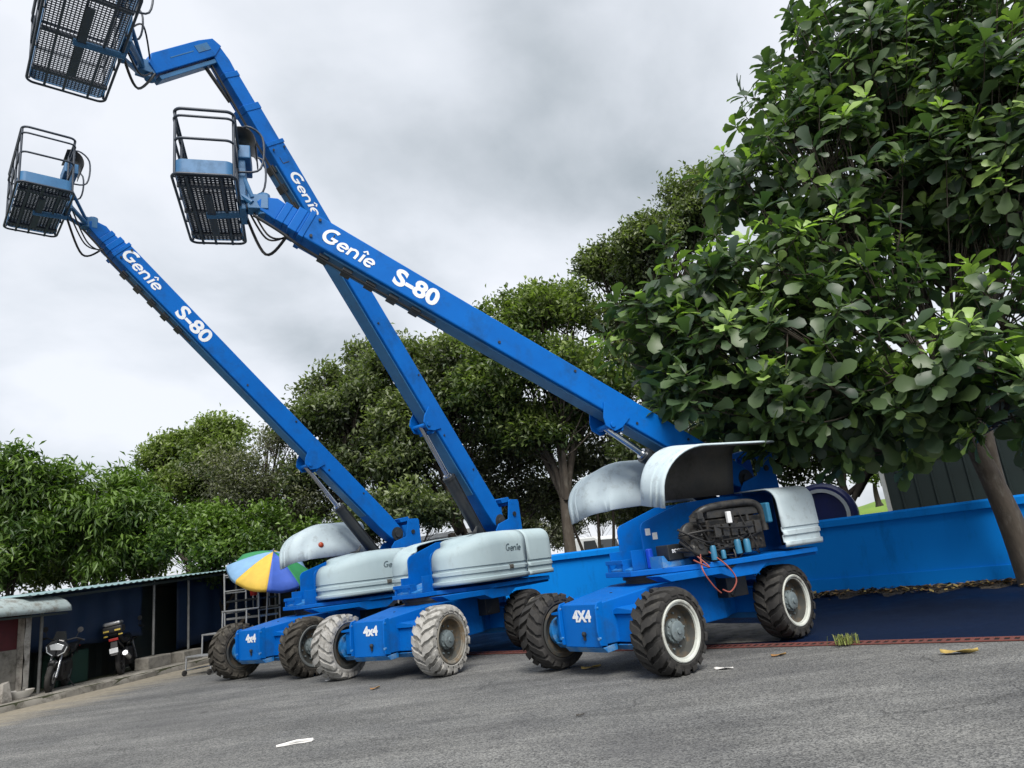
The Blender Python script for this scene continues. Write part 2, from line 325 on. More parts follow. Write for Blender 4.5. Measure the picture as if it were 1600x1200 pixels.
def asphalt():
    m = bpy.data.materials.new('asphalt'); m.use_nodes = True; t = m.node_tree; b = t.nodes['Principled BSDF']
    g = t.nodes.new('ShaderNodeNewGeometry'); pos = g.outputs['Position']
    def noise(sc, det=5, rough=.6, vec=None):
        n = t.nodes.new('ShaderNodeTexNoise'); n.inputs['Scale'].default_value = sc; n.inputs['Detail'].default_value = det; n.inputs['Roughness'].default_value = rough
        t.links.new(vec or pos, n.inputs['Vector']); return n.outputs[0]
    def ramp(v, p0, c0, p1, c1):
        r = t.nodes.new('ShaderNodeValToRGB'); t.links.new(v, r.inputs[0]); e = r.color_ramp.elements
        e[0].position = p0; e[1].position = p1; e[0].color = (*c0, 1); e[1].color = (*c1, 1); return r.outputs[0]
    def mix(f, a, c, mode='MIX'):
        n = t.nodes.new('ShaderNodeMixRGB'); n.blend_type = mode
        for i, v in enumerate((f, a, c)):
            if isinstance(v, (int, float)): n.inputs[i].default_value = v
            elif isinstance(v, tuple): n.inputs[i].default_value = (*v, 1)
            else: t.links.new(v, n.inputs[i])
        return n.outputs[0]
    vo = t.nodes.new('ShaderNodeTexVoronoi'); vo.inputs['Scale'].default_value = 75; t.links.new(pos, vo.inputs['Vector'])
    stone = t.nodes.new('ShaderNodeSeparateXYZ'); t.links.new(vo.outputs['Color'], stone.inputs[0])
    base = ramp(stone.outputs[0], .1, (.075, .076, .078), .95, (.270, .270, .262))
    base = mix(ramp(noise(220, 2), .35, (0, 0, 0), .7, (.55, .55, .55)), base, (.05, .05, .05))
    blot = noise(.55, 6, .62)
    base = mix(1., base, ramp(blot, .33, (.72, .73, .75), .68, (1.22, 1.22, 1.2)), 'MULTIPLY')
    # long scuffs that run along the yard
    mp = t.nodes.new('ShaderNodeMapping'); mp.inputs['Rotation'].default_value = (0, 0, R(-50)); mp.inputs['Scale'].default_value = (.35, 2.6, 1); t.links.new(pos, mp.inputs[0])
    base = mix(1., base, ramp(noise(.9, 7, .65, mp.outputs[0]), .40, (.78, .78, .78), .66, (1.15, 1.15, 1.14)), 'MULTIPLY')
    # hairline cracks and old dark tyre-worn patches
    vc = t.nodes.new('ShaderNodeTexVoronoi'); vc.feature = 'DISTANCE_TO_EDGE'; vc.inputs['Scale'].default_value = .42
    wn_ = t.nodes.new('ShaderNodeTexNoise'); wn_.inputs['Scale'].default_value = 1.6; wn_.inputs['Detail'].default_value = 6; t.links.new(pos, wn_.inputs['Vector'])
    va = t.nodes.new('ShaderNodeVectorMath'); va.operation = 'MULTIPLY_ADD'; t.links.new(wn_.outputs['Color'], va.inputs[0]); va.inputs[1].default_value = (.9, .9, 0); t.links.new(pos, va.inputs[2]); t.links.new(va.outputs[0], vc.inputs['Vector'])
    base = mix(mth(t, 'MULTIPLY', ramp(vc.outputs['Distance'], .002, (.6, .6, .6), .007, (0, 0, 0)), ramp(noise(.35, 3), .5, (0, 0, 0), .6, (1, 1, 1))), base, (.03, .03, .03))
    base = mix(ramp(noise(.23, 4, .5), .55, (0, 0, 0), .62, (.35, .35, .35)), base, (.075, .076, .08))
    # oil spots
    base = mix(ramp(noise(1.3, 5, .55), .66, (0, 0, 0), .74, (.75, .75, .75)), base, (.028, .028, .028))
    # sandy dust washed along the kerb
    dv = t.nodes.new('ShaderNodeVectorMath'); dv.operation = 'DOT_PRODUCT'; dv.inputs[1].default_value = tuple(-kn); t.links.new(pos, dv.inputs[0])
    dist = mth(t, 'SUBTRACT', dv.outputs['Value'], float(-kn.dot(K0)))
    mp2 = t.nodes.new('ShaderNodeMapping'); mp2.inputs['Rotation'].default_value = (0, 0, R(-79)); mp2.inputs['Scale'].default_value = (.5, 3, 1); t.links.new(pos, mp2.inputs[0])
    dd = mth(t, 'ADD', dist, mth(t, 'MULTIPLY', mth(t, 'SUBTRACT', noise(1.0, 6, .65, mp2.outputs[0]), .5), 4.0))
    sand = ramp(mth(t, 'MULTIPLY', dd, .4), .25, (.85, .85, .85), .75, (0, 0, 0))
    base = mix(sand, base, ramp(noise(9, 6), .3, (.20, .175, .13), .7, (.33, .30, .24)))
    t.links.new(base, b.inputs['Base Color']); b.inputs['Roughness'].default_value = .9; b.inputs['Specular IOR Level'].default_value = .3
    bp = t.nodes.new('ShaderNodeBump'); bp.inputs['Strength'].default_value = .55; bp.inputs['Distance'].default_value = .006
    t.links.new(vo.outputs['Distance'], bp.inputs['Height']); t.links.new(bp.outputs[0], b.inputs['Normal'])
    return m
g = MB(); S = 900
g.add([(-S, -S, 0), (S, -S, 0), (S, S, 0), (-S, S, 0)], [(0, 1, 2, 3)])
struct(g.build('ground', asphalt()))
def navy_apron():  # mottled dark navy; noise varies its colour and roughness
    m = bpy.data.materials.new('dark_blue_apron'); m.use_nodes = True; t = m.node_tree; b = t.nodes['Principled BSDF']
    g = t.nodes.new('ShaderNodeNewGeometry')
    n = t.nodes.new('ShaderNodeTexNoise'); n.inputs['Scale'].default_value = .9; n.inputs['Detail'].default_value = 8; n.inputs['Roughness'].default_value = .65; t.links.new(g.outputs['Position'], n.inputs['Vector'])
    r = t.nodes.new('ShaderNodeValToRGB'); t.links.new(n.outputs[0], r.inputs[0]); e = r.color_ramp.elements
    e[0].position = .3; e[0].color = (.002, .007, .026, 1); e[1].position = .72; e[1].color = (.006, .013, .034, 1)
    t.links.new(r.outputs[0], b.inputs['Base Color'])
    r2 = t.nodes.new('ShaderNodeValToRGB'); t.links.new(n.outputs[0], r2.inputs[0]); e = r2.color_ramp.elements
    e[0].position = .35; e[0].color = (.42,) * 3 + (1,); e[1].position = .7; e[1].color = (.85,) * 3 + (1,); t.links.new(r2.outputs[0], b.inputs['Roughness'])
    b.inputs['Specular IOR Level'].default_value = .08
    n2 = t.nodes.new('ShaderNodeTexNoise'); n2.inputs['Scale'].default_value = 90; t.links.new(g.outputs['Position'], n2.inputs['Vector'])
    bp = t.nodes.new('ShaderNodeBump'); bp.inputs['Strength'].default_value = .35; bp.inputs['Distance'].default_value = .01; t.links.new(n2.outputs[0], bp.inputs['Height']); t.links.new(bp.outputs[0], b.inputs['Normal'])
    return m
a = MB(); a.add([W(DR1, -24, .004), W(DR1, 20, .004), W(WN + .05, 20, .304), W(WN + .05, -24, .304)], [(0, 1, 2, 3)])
struct(a.build('apron', navy_apron()))
# bare concrete patch on the apron beside the right hand lift
a = MB(); pts = [(11.0, -5.4), (11.1, -4.1), (12.0, -4.3), (12.6, -5.0), (12.9, -6.4), (11.4, -6.6)]
a.add([W(n, t, (n - DR1) * SLOPE + .010) for n, t in pts], [tuple(range(6))]); struct(a.build('concrete_patch', CONC, fix=True))
v = MB(); v.add([W(WN + .2, -140, .28), W(WN + .2, 160, .28), W(500, 160, .28), W(500, -140, .28)], [(0, 1, 2, 3)])
struct(v.build('verge', FARSOIL))
p = MB()
p.add([K(-8, 0, PZ), K(11.6, 0, PZ), K(11.6, 45, PZ), K(-8, 45, PZ), K(-8, 0, 0), K(11.6, 0, 0)], [(0, 1, 2, 3), (4, 5, 1, 0)])
struct(p.build('pavement', FARSOIL, fix=True))
k = MB(); kp = []
rr = random.Random(4)
for i in range(60):                                                    # worn concrete edge
    t = -8 + i * .333; kp.append([K(t, -.02 + rr.uniform(-.02, .02), -.02), K(t, -.01 + rr.uniform(-.02, .02), PZ - .02 + rr.uniform(-.012, .012)), K(t, .06, PZ + .02 + rr.uniform(-.01, .01)), K(t, .85 + rr.uniform(-.1, .1), PZ + .012)])
k.grid(kp); struct(k.build('kerb', CONC, smooth=50, fix=True))
# mound of bright grass far behind the wall
mb_ = MB(); cpt = aty(1375, 800, 44); P = []
for i in range(25):
    row = []
    for j in range(25):
        x, y = -20 + i * 40 / 24, -14 + j * 28 / 24
        row.append((cpt.x + 6 + x, cpt.y + 4 + y, .2 + 3.2 * math.exp(-(x / 13) ** 2 - (y / 8) ** 2) + .12 * math.sin(i * 1.7) * math.sin(j * 1.3)))
    P.append(row)
mb_.grid(P); struct(mb_.build('hill', GRASSM, smooth=80, fix=True))

# ------------------------------------------------------------------ drain
dr = thing('drain_grating', 'rust red slotted drain grating across the yard in front of the dark apron', 'drain', W(DR0, 0, 0))
def rel(o, P): return Vector(P) - o.location
T0, T1 = -11.5, 1.6
m = MB(); m.add([rel(dr, W(DR0 + .0, T0, .003)), rel(dr, W(DR0, T1, .003)), rel(dr, W(DR1 + .02, T1, .003)), rel(dr, W(DR1 + .02, T0, .003))], [(0, 1, 2, 3)]); m.build('trench', HOLE, dr)
rotT = math.atan2(td.y, td.x)
for o_ in (DR0 + .03, DR1 - .03):
    m = MB(Rz(rotT)); m.box(0, T1 - T0, -.03, .03, .004, .018); ob = m.build('side_rail', RUST, dr, bevel=.004); ob.location = rel(dr, W(o_, T0, 0))
barm = MB(Rz(rotT)).box(-.024, .024, -.10, .10, .008, .014).mesh('bar', RUST)
for i in range(int((T1 - T0) / .105)):
    ob = link('bar', barm, dr); ob.location = rel(dr, W((DR0 + DR1) / 2, T0 + .06 + i * .105, rr.uniform(-.003, .003)))

# ------------------------------------------------------------------ blue boundary wall
bw = thing('boundary_wall', 'long bright blue painted boundary wall with a projecting coping behind the machines', 'wall', W(WN, -2, .3), rotT)
m = MB(); m.box(-21, 18, 0, .18, -.3, 1.40); m.build('wall_body', WALLM, bw, bevel=.006)
m = MB(); m.box(-21, 18, -.035, -.001, -.3, .30); m.build('plinth', WALLM, bw, bevel=.006)
m = MB(); m.prism([(-.07, 1.30), (-.07, 1.42), (-.05, 1.46), (.24, 1.46), (.24, 1.30)], -21, 18, 'x'); m.build('coping', WALLM, bw, fix=True)
# leaf litter at the foot of the wall
lt = MB()
P = []
for i in range(90):
    t = -7.5 + i * .09; w_ = .22 + .16 * math.sin(i * .7) + rr.uniform(-.08, .08)
    P.append([W(WN - .04, t, .33 + rr.uniform(0, .05)), W(WN - .04 - w_ * .5, t, .30 + rr.uniform(0, .06)), W(WN - .05 - w_ * 1.6, t, (WN - .05 - w_ * 1.6 - DR1) * SLOPE + .002)])
lt.grid(P)
for i in range(900):
    t = rr.uniform(-7.5, .6); n_ = WN - .06 - abs(rr.gauss(0, .25)); z = (n_ - DR1) * SLOPE + rr.uniform(.02, .08); r_ = rr.uniform(.03, .08)
    c = W(n_, t, z); a_ = rr.uniform(0, 6.3); u = Vector((math.cos(a_), math.sin(a_), rr.uniform(-.4, .4))) * r_; q = Vector((-math.sin(a_), math.cos(a_), rr.uniform(-.4, .4))) * r_ * .5
    lt.k = rr.choice((0, 0, 0, 1, 1, 2)); lt.add([c - u, c - q, c + u, c + q], [(0, 1, 2, 3)])
o = lt.build('leaf_litter', [SOIL, DRYLEAF, DRYLEAFY], fix=True); o['kind'] = 'stuff'; tag(o, 'dark strip of leaf litter and soil along the foot of the blue wall', 'litter')

# ================================================================== boom lifts
TYR, TYW, TRK, WB = .54, .42, 2.2, 2.8
def tyre_mesh(rub):
    m = MB()
    h = TYW / 2
    m.lathe([(.365, -h + .03), (.40, -h), (.47, -h + .01), (.488, -h + .05), (.492, 0), (.488, h - .05), (.47, h - .01), (.40, h), (.365, h - .03)], 40)
    m.lathe([(.366, h - .031), (.366, -h + .031)], 40)
    NL = 19
    for sgn in (-1, 1):
        for k in range(NL):
            th0 = 2 * math.pi * (k + (.5 if sgn > 0 else 0)) / NL
            st = [(.0, .005, TYR, .48, .115), (.10, .07, TYR, .48, .105), (.15, .14, TYR - .002, .48, .115), (.24, .19, TYR - .016, .45, .125), (.27, .214, .505, .44, .115), (.29, .222, .47, .44, .09)]
            vs = []
            for (dt, y, ro, ri, hw) in st:
                for (dd, r_) in ((-hw, ri), (-hw * .82, ro), (hw * .82, ro), (hw, ri)):
                    a_ = th0 + dt + dd; vs.append((r_ * math.cos(a_), sgn * y, r_ * math.sin(a_)))
            n = len(st); fs = []
            for i in range(n - 1):
                for j in range(3): q = (i * 4 + j, i * 4 + j + 1, i * 4 + j + 5, i * 4 + j + 4); fs.append(q if sgn < 0 else q[::-1])
            q = (0, 3, 2, 1); fs.append(q if sgn < 0 else q[::-1]); b = (n - 1) * 4; q = (b, b + 1, b + 2, b + 3); fs.append(q if sgn < 0 else q[::-1])
            m.add(vs, fs)
    m.k = 1
    for k in range(2 * 19):                                            # holes of the solid tyre's side wall
        a_ = 2 * math.pi * (k + .5) / 38; rc = .415 if k % 2 else .445
        c = Vector((rc * math.cos(a_), h + .004, rc * math.sin(a_))); u = Vector((math.cos(a_), 0, math.sin(a_))); q = Vector((-math.sin(a_), 0, math.cos(a_)))
        m.add([c + (u * math.cos(i * math.pi / 3) + q * math.sin(i * math.pi / 3)) * .013 for i in range(6)], [(5, 4, 3, 2, 1, 0)])
    return m.mesh('tyre', [rub, HOLE], 35)
def rim_mesh(lip, inner, deep):
    h = TYW / 2; m = MB()
    m.lathe([(.374, h - .035), (.378, h - .005), (.365, h + .004), (.345, h - .002), (.335, h - .02), (.318, h - .022), (.315, h - .045)], 40)
    m.k = 1
    m.lathe([(.315, h - .045), (.300, h - .12), (.292, h - deep), (.15, h - deep - .01), (.0, h - deep - .01)], 40)
    m.lathe([(.372, -h + .01), (.33, -h + .005), (.30, -h + .10), (.14, -h + .13), (0, -h + .13)][::-1], 40)
    return m.mesh('rim', [lip, inner], 40)
def hub_mesh(deep):
    h = TYW / 2 - deep; m = MB()
    m.lathe([(.150, h - .012), (.150, h + .035), (.125, h + .05), (.125, h + .085), (.11, h + .095), (.04, h + .095), (.036, h + .115), (0, h + .115)], 24)
    for k in range(9):
        a_ = 2 * math.pi * k / 9
        m.lathe([(.016, 0), (.016, .022), (0, .022)], 6, Tr(.135 * math.cos(a_), h + .036, .135 * math.sin(a_)))
    for k in range(10):
        a_ = 2 * math.pi * (k + .5) / 10
        m.lathe([(.014, 0), (.014, .03), (0, .03)], 6, Tr(.215 * math.cos(a_), h - .01, .215 * math.sin(a_)))
    return m.mesh('hub', HUB, 40)

def cover_shell(m, x0, x1, sg, front=True, back=False):
    """pale moulded cover on one side of the turntable with a big rounded front corner; sg +1 near side, -1 far side"""
    yi, yo, zb, ax, by = .325, 1.17, 1.33, .80, .62
    def ztop(x):
        return float(np.interp(x - (x1 if front else 0.), [-2.6, -1.4, -.8, -.4, -.15, 0], [2.23, 2.235, 2.20, 2.14, 2.07, 2.02])) if front else 2.235
    path = []
    xe = x1 - ax if front else x1
    for i in range(9): path.append((x0 + (xe - x0) * i / 8, yo, 0, 1))
    if front:
        for i in range(1, 13):
            th = R(90 * i / 12); nx, ny = math.sin(th) / ax, math.cos(th) / by; l = math.hypot(nx, ny); path.append((xe + ax * math.sin(th), yo - by + by * math.cos(th), nx / l, ny / l))
        path.append((x1, yi, 1, 0))
    rows = []
    for (x, y, nx, ny) in path:
        zt = ztop(x); rd = .24; g = .026
        pr = [(0, zb), (-.010, zb + .04), (-.010, zb + .075), (g, zb + .085), (g, zb + .165), (0, zb + .175), (0, zb + .235), (g * .8, zb + .245), (g * .8, zb + .285), (0, zb + .295), (.01, zt - rd)]
        pr += [(.01 + rd - rd * math.cos(R(q)), zt - rd + rd * math.sin(R(q))) for q in (15, 30, 45, 60, 75, 90)]
        row = [(x - nx * i_, max(yi, y - ny * i_), z) for (i_, z) in pr]
        xs = min(x, x1 - .28) if front else x
        row += [((row[-1][0] + xs) / 2, (row[-1][1] + yi) / 2, zt + .012), (xs, yi, zt + .02)]
        rows.append([(p[0], sg * p[1], p[2]) for p in row])
    if back:
        r0 = rows[0]; rows = [[(x0 - .045, sg * (abs(p[1]) - .05 if abs(p[1]) > .5 else abs(p[1])), p[2] - (.05 if p[2] > 2.1 else 0)) for p in r0], [(x0 - .03, sg * (abs(p[1]) - .02 if abs(p[1]) > .5 else abs(p[1])), p[2] - (.02 if p[2] > 2.1 else 0)) for p in r0]] + rows
    m.grid(rows)
    if back: m.add(rows[0] + [(rows[0][0][0], sg * yi, zb)], [tuple(range(len(rows[0]) + 1))])

def platform(root, T, lx, ly, bs, fine, bar, rh):
    """work basket; X along the long side, bs: which long side (+1/-1 in Y) faces the boom"""
    hx, hy = lx / 2, ly / 2
    p = MB(T)
    for i in range(int(lx / fine)):
        x = -hx + .02 + i * fine; p.box(x, x + fine * bar, -hy + .02, hy - .02, 0, .012)
    for i in range(int(ly / fine)):
        y = -hy + .02 + i * fine; p.box(-hx + .02, hx - .02, y, y + fine * bar, .0125, .022)
    fl = p.build('platform_floor', DARKTUBE, root)
    p = MB(T)
    for sx in (-.36, 0., .36): p.box(sx * lx - .022, sx * lx + .022, -hy, hy, -.05, -.002)
    for sy in (-.28, .05, .3): p.box(-hx, hx, sy * ly - .016, sy * ly + .016, -.07, -.0505)
    p.box(-hx * .62, hx * .62, -.05, .05, -.10, -.071)
    p.build('floor_beam', DARKTUBE, fl)
    tb = MB(T)
    def ring(z, inset=0., r_=.10): 
        a_, b = hx - inset, hy - inset; o_ = []
        for (cx_, cy_, s0) in ((a_ - r_, b - r_, 0), (-a_ + r_, b - r_, 90), (-a_ + r_, -b + r_, 180), (a_ - r_, -b + r_, 270)):
            o_ += [(q[0], q[1], z) for q in arc(cx_, cy_, r_, s0, s0 + 90, 5)]
        return o_
    lo, hi = ring(.0), ring(.19); n = len(lo); lo2, hi2 = ring(.0, .012), ring(.19, .012)
    fs = []
    for i in range(n):
        j = (i + 1) % n; fs += [(i, j, n + j, n + i), (2 * n + j, 2 * n + i, 3 * n + i, 3 * n + j), (n + i, n + j, 3 * n + j, 3 * n + i), (j, i, 2 * n + i, 2 * n + j)]
    tb.add(lo + hi + lo2 + hi2, fs); tb.build('toe_board', BLUEP, root, smooth=40)
    r_ = MB(T); r_.tube(ring(1.12 * rh, -.01), .020, 8, closed=True); r_.build('top_rail', DARKTUBE, root, smooth=60)
    r_ = MB(T); r_.tube(ring(.99 * rh, -.015), .016, 8, closed=True); r_.build('hand_rail', DARKTUBE, root, smooth=60)
    r_ = MB(T); r_.tube(ring(.60 * rh, -.005), .017, 8, closed=True); r_.build('mid_rail', DARKTUBE, root, smooth=60)
    r_ = MB(T); r_.tube(ring(-.03, -.03), .018, 8, closed=True); r_.build('bottom_rail', DARKTUBE, root, smooth=60)
    for sx in (-1, -.33, .33, 1):
        for sy in (-1, 1):
            x, y = sx * (hx - (.06 if abs(sx) == 1 else 0)), sy * hy
            q = MB(T); q.tube([(x, y, -.03), (x, y, 1.12 * rh)], .018, 8); q.build('rail_post', DARKTUBE, root, smooth=60)
    # control console on the boom side with a curved hood and a guard loop
    y0 = bs * hy; T = T @ Tr(0, 0, -.35 * (1 - rh) * 2)
    c = MB(T); c.box(-.26, .26, *sorted((y0 - bs * .05, y0 + bs * .17)), .80, 1.0); cb_ = c.build('control_box', BLUEP, root, bevel=.015)
    c = MB(T); P = []
    for i in range(9):
        a_ = R(-15 + i * 130 / 8); P.append([(x, y0 + bs * (.05 + .20 * math.cos(a_)), 1.02 + .24 * math.sin(a_)) for x in (-.30, .30)])
    c.grid(P); c.build('hood', BLACK, cb_, smooth=60, solid=.012)
    c = MB(T); c.tube(spline([(-.30, y0 + bs * .02, .55), (-.30, y0 + bs * .30, .62), (-.30, y0 + bs * .33, 1.1), (-.30, y0 + bs * .1, 1.25), (.30, y0 + bs * .1, 1.25), (.30, y0 + bs * .33, 1.1), (.30, y0 + bs * .30, .62), (.30, y0 + bs * .02, .55)], 5), .015, 8)
    c.build('guard_loop', DARKTUBE, cb_, smooth=60)
    c = MB(T); c.box(-.22, .22, *sorted((y0 + bs * .015, y0 + bs * .10)), .05, .80); c.build('mount_plate', BLUEP, root, bevel=.01)

def lift(P):
    root = thing('boom_lift', P['label'], 'boom lift', (P['x'], P['y'], P['z']), 0, 'blue boom lifts parked in a row')
    root.rotation_euler = (P.get('roll', 0), P.get('pitch', 0), P['a'])
    Mw = Matrix.LocRotScale(root.location, root.rotation_euler, None); Mi = Mw.inverted()
    blue = BLUE
    # wheels ---------------------------------------------------------------------------------
    deep = P['deep']
    tm = tyre_mesh(P['rubber']); tmr = tyre_mesh(RUB) if P['rubber'] is RUBW else tm; rm, hm = rim_mesh(P['rim'], RIMIN, deep), hub_mesh(deep)
    for fx in (1, -1):
        for sy in (1, -1):
            wl = bpy.data.objects.new('wheel', None); col.objects.link(wl); wl.parent = root; wl.empty_display_size = .2
            wl.location = (fx * WB / 2, sy * TRK / 2, TYR); wl.rotation_euler = (0, rr.uniform(0, 3), 0 if sy > 0 else math.pi)
            for nm, me in (('tyre', tm if fx > 0 else tmr), ('rim', rm), ('hub', hm)): link(nm, me, wl)
    # chassis --------------------------------------------------------------------------------
    c = MB(); st = [(1.84, .36, .43, .955), (.85, .50, .42, 1.06), (.55, .62, .42, 1.075), (-.55, .62, .42, 1.075), (-.85, .50, .42, 1.06), (-1.84, .36, .43, .955)]
    vs = []; fs = []
    for (x, w_, z0, z1) in st: vs += [(x, -w_, z0), (x, w_, z0), (x, w_, z1), (x, -w_, z1)]
    for i in range(5):
        for j in range(4): fs.append((i * 4 + j, i * 4 + (j + 1) % 4, (i + 1) * 4 + (j + 1) % 4, (i + 1) * 4 + j))
    fs += [(3, 2, 1, 0), (20, 21, 22, 23)]; c.add(vs, fs)
    ch = c.build('chassis', blue, root, bevel=.012, fix=True)
    for fx in (1, -1):
        p = MB(); p.box(*sorted((fx * 1.845, fx * 1.875)), -.34, .34, .40, .95); fp = p.build('end_plate', blue, ch, bevel=.008)
        for sy in (-1, 1):
            p = MB(); p.prism([(fx * 1.79, .98), (fx * 1.89, .965), (fx * 1.925, .90), (fx * 1.94, .60), (fx * 1.915, .43), (fx * 1.79, .41)], sy * .345, sy * .372, 'y')
            p.build('plate_flange', blue, ch, bevel=.006, fix=True)
        p = MB(); p.prism([(fx * 1.18, .33), (fx * 1.52, .32), (fx * 1.60, .395), (fx * 1.18, .42)], -.86, .86, 'y'); p.prism([(fx * 1.605, .335), (fx * 1.80, .325), (fx * 1.872, .395), (fx * 1.605, .42)], -.37, .37, 'y'); p.build('skid_plate', BLUEL, ch, bevel=.006, fix=True)
        for sy in (-1, 1):
            p = MB(); p.box(*sorted((fx * 1.05, fx * 1.58)), *sorted((sy * .38, sy * .80)), .425, .78); ax = p.build('axle_box', blue, ch, bevel=.01)
            p = MB(); p.prism([(sy * .385, .84), (sy * .46, .87), (sy * .86, .815), (sy * .86, .785), (sy * .385, .785)], fx * 1.00, fx * 1.62, 'x'); p.build('axle_cap', blue, ax, bevel=.006, fix=True)
            p = MB(); p.lathe([(0, .78), (.13, .78), (.13, .90), (.20, .91), (.20, .97), (0, .97)] if sy > 0 else [(0, -.97), (.20, -.97), (.20, -.91), (.13, -.90), (.13, -.78), (0, -.78)], 20, Tr(fx * 1.4, 0, TYR)); p.build('wheel_motor', BLUEL, ax, smooth=40, fix=True)
            p = MB(); p.lathe([(0, 0), (.022, 0), (.022, .03), (0, .03)], 8, Tr(fx * 1.90, sy * .36, .52) @ Matrix.Rotation(R(90 if sy > 0 else -90) * 0, 4, 'Z'), 'x'); p.lathe([(0, 0), (.022, 0), (.022, .03), (0, .03)], 8, Tr(fx * 1.88, sy * .36, .90), 'x'); p.build('bolt', BLUEL, ch, fix=True)
    put_text('drive_lettering', P['four'], .20, Matrix(((0, 0, 1, 1.8775), (1, 0, 0, .04), (0, 1, 0, .80), (0, 0, 0, 1))), WHITE, ch, bold=.009, xs=1.0)
    p = MB(); p.lathe([(0, 0), (.03, 0), (.035, .03), (0, .05)], 10, Tr(1.877, .06, .57), 'x'); p.box(1.877, 1.90, .045, .075, .49, .57); p.build('tow_pin', BLACK, ch, fix=True)
    p = MB(); p.lathe([(.028, 0), (.028, .02), (0, .02)], 10, Tr(.25, .621, .74)); p.lathe([(.02, 0), (.02, .02), (0, .02)], 10, Tr(1.2, .0, 1.01) @ Matrix.Rotation(R(90), 4, 'X')); p.build('access_hole', HOLE, ch, fix=True)
    p = MB(); p.lathe([(0, 1.07), (.58, 1.07), (.58, 1.12), (.62, 1.125), (.62, 1.19), (0, 1.19)], 40, axis='z'); p.build('slew_ring', BLACK, root, smooth=40, fix=True)
    # turntable ------------------------------------------------------------------------------
    TT = Rz(P['tt'] - P['a'])
    d = MB(TT); d.prism([(.85, -.30), (.85, .35), (.45, .80), (-.10, 1.05), (-.6, 1.11), (-2.15, 1.12), (-2.30, .8), (-2.30, -.8), (-2.15, -1.12), (-.5, -1.08), (.05, -.84), (.54, -.42)] if P['near_open'] else [(P['df'], -.30), (P['df'], .30), (P['pf'] + .02, .42), (.05, .84), (-.5, 1.08), (-2.15, 1.12), (-2.30, .8), (-2.30, -.8), (-2.15, -1.12), (-.5, -1.08), (.05, -.84), (P['pf'] + .02, -.42)], 1.20, 1.275, 'z'); dk = d.build('turntable_deck', blue, root, bevel=.008, fix=True)
    d = MB(TT); d.prism([(.9, 1.195), (.7, 1.10), (-.2, 1.10), (-.4, 1.02), (-.9, 1.02), (-1.1, 1.14), (-2.2, 1.16), (-2.2, 1.195)], .75, 1.05, 'y'); d.build('deck_rib', blue, dk, bevel=.006, fix=True)
    d = MB(TT); d.box(-.95, -.55, .3, .74, .72, 1.09); d.tube([(-.75, .5, 1.1), (-.72, .7, .85), (-.6, .72, .75)], .05, 8); d.build('swing_motor', BLACK, dk, bevel=.01)
    for sy in (-1, 1):
        d = MB(TT); cf = P['pf']; pl = [(cf, 1.276), (cf, 1.84)] + [(cf - .12 + q[0], 1.84 + q[1]) for q in arc(0, 0, .12, 15, 80, 5)] + [(cf - .8, 2.17), (-1.2, 2.21), (-2.34, 2.18), (-2.34, 1.276)]
        d.prism(pl, sy * .285, sy * .31, 'y'); sp_ = d.build('side_panel', blue, dk, bevel=.006, fix=True)
        d = MB(TT)                                                     # folded front lip and step
        d.box(cf - .02, cf + .22, *sorted((sy * .262, sy * .284)), 1.276, 1.56); d.build('panel_lip', blue, sp_, bevel=.006)
    d = MB(TT); d.box(-.50, -.48, -.284, .284, 1.276, 1.98); d.build('bulkhead', blue, dk, bevel=.005)
    d = MB(TT); d.prism([(P['df'] - .06, 1.276), (P['df'] - .06, 1.30), (P['pf'] - .3, 1.44), (P['pf'] - .3, 1.276)], -.26, .26, 'y'); d.build('sloped_tray', BLUEL, dk, bevel=.006, fix=True)
    d = MB(TT); e_ = P['df'] - 1.36; d.box(1.15 + e_, 1.33 + e_, -.26, -.22, 1.276, 1.44); d.box(1.15 + e_, 1.33 + e_, .10, .14, 1.276, 1.44); d.box(1.331 + e_, 1.345 + e_, -.28, .16, 1.38, 1.44); d.box(1.12 + e_, 1.24 + e_, -.16, .02, 1.30, 1.42); d.build('valve_bracket', blue, dk, bevel=.005)
    for sy in (-1, 1):
        d = MB(TT); d.prism([(-1.45, 1.276), (-1.68, 2.30), (-1.78, 2.42), (-2.12, 2.52), (-2.20, 2.90), (-2.24, 2.93), (-2.50, 2.93), (-2.53, 2.88), (-2.58, 1.276)], sy * .235, sy * .265, 'y'); rs = d.build('riser_plate', blue, dk, bevel=.006, fix=True)
        d = MB(TT); d.lathe([(.05, sy * .266), (.05, sy * .29), (0, sy * .29)] if sy > 0 else [(0, sy * .29), (.05, sy * .29), (.05, sy * .266)], 14, Tr(-2.32, 0, 2.62)); d.build('pin', BLACK, rs, fix=True)
    # covers ---------------------------------------------------------------------------------
    for sy, opened, gm in ((1, P['near_open'], P['cover']), (-1, P['far_open'], P['cover_far'])):
        T = TT
        if opened: T = TT @ Tr(0, sy * .33, 2.24) @ Matrix.Rotation(sy * R(opened), 4, 'X') @ Tr(0, -sy * .33, -2.24)
        d = MB(T); cover_shell(d, -1.42, P['cf'], sy, True, False)
        cv = d.build('engine_cover' if sy > 0 else 'far_cover', [gm, GREYIN], root, smooth=38, fix=True)
        md = cv.modifiers.new('solid', 'SOLIDIFY'); md.thickness = .022; md.offset = -1; md.material_offset = 1; md.material_offset_rim = 0
        if opened:
            cv['label'] = 'raised pale grey cover'
            if sy < 0 and P.get('beacon'):
                q = MB(T); q.lathe([(0, 1.60), (.075, 1.62), (.075, 1.64), (.055, 1.70), (0, 1.71)] if 0 else [(.065, 0), (.062, .02), (.045, .045), (0, .05)], 18, Tr(-.25, -.62, 2.17) @ Matrix.Rotation(R(90), 4, 'X')); q.build('lamp', ORANGE, cv, smooth=50, fix=True)
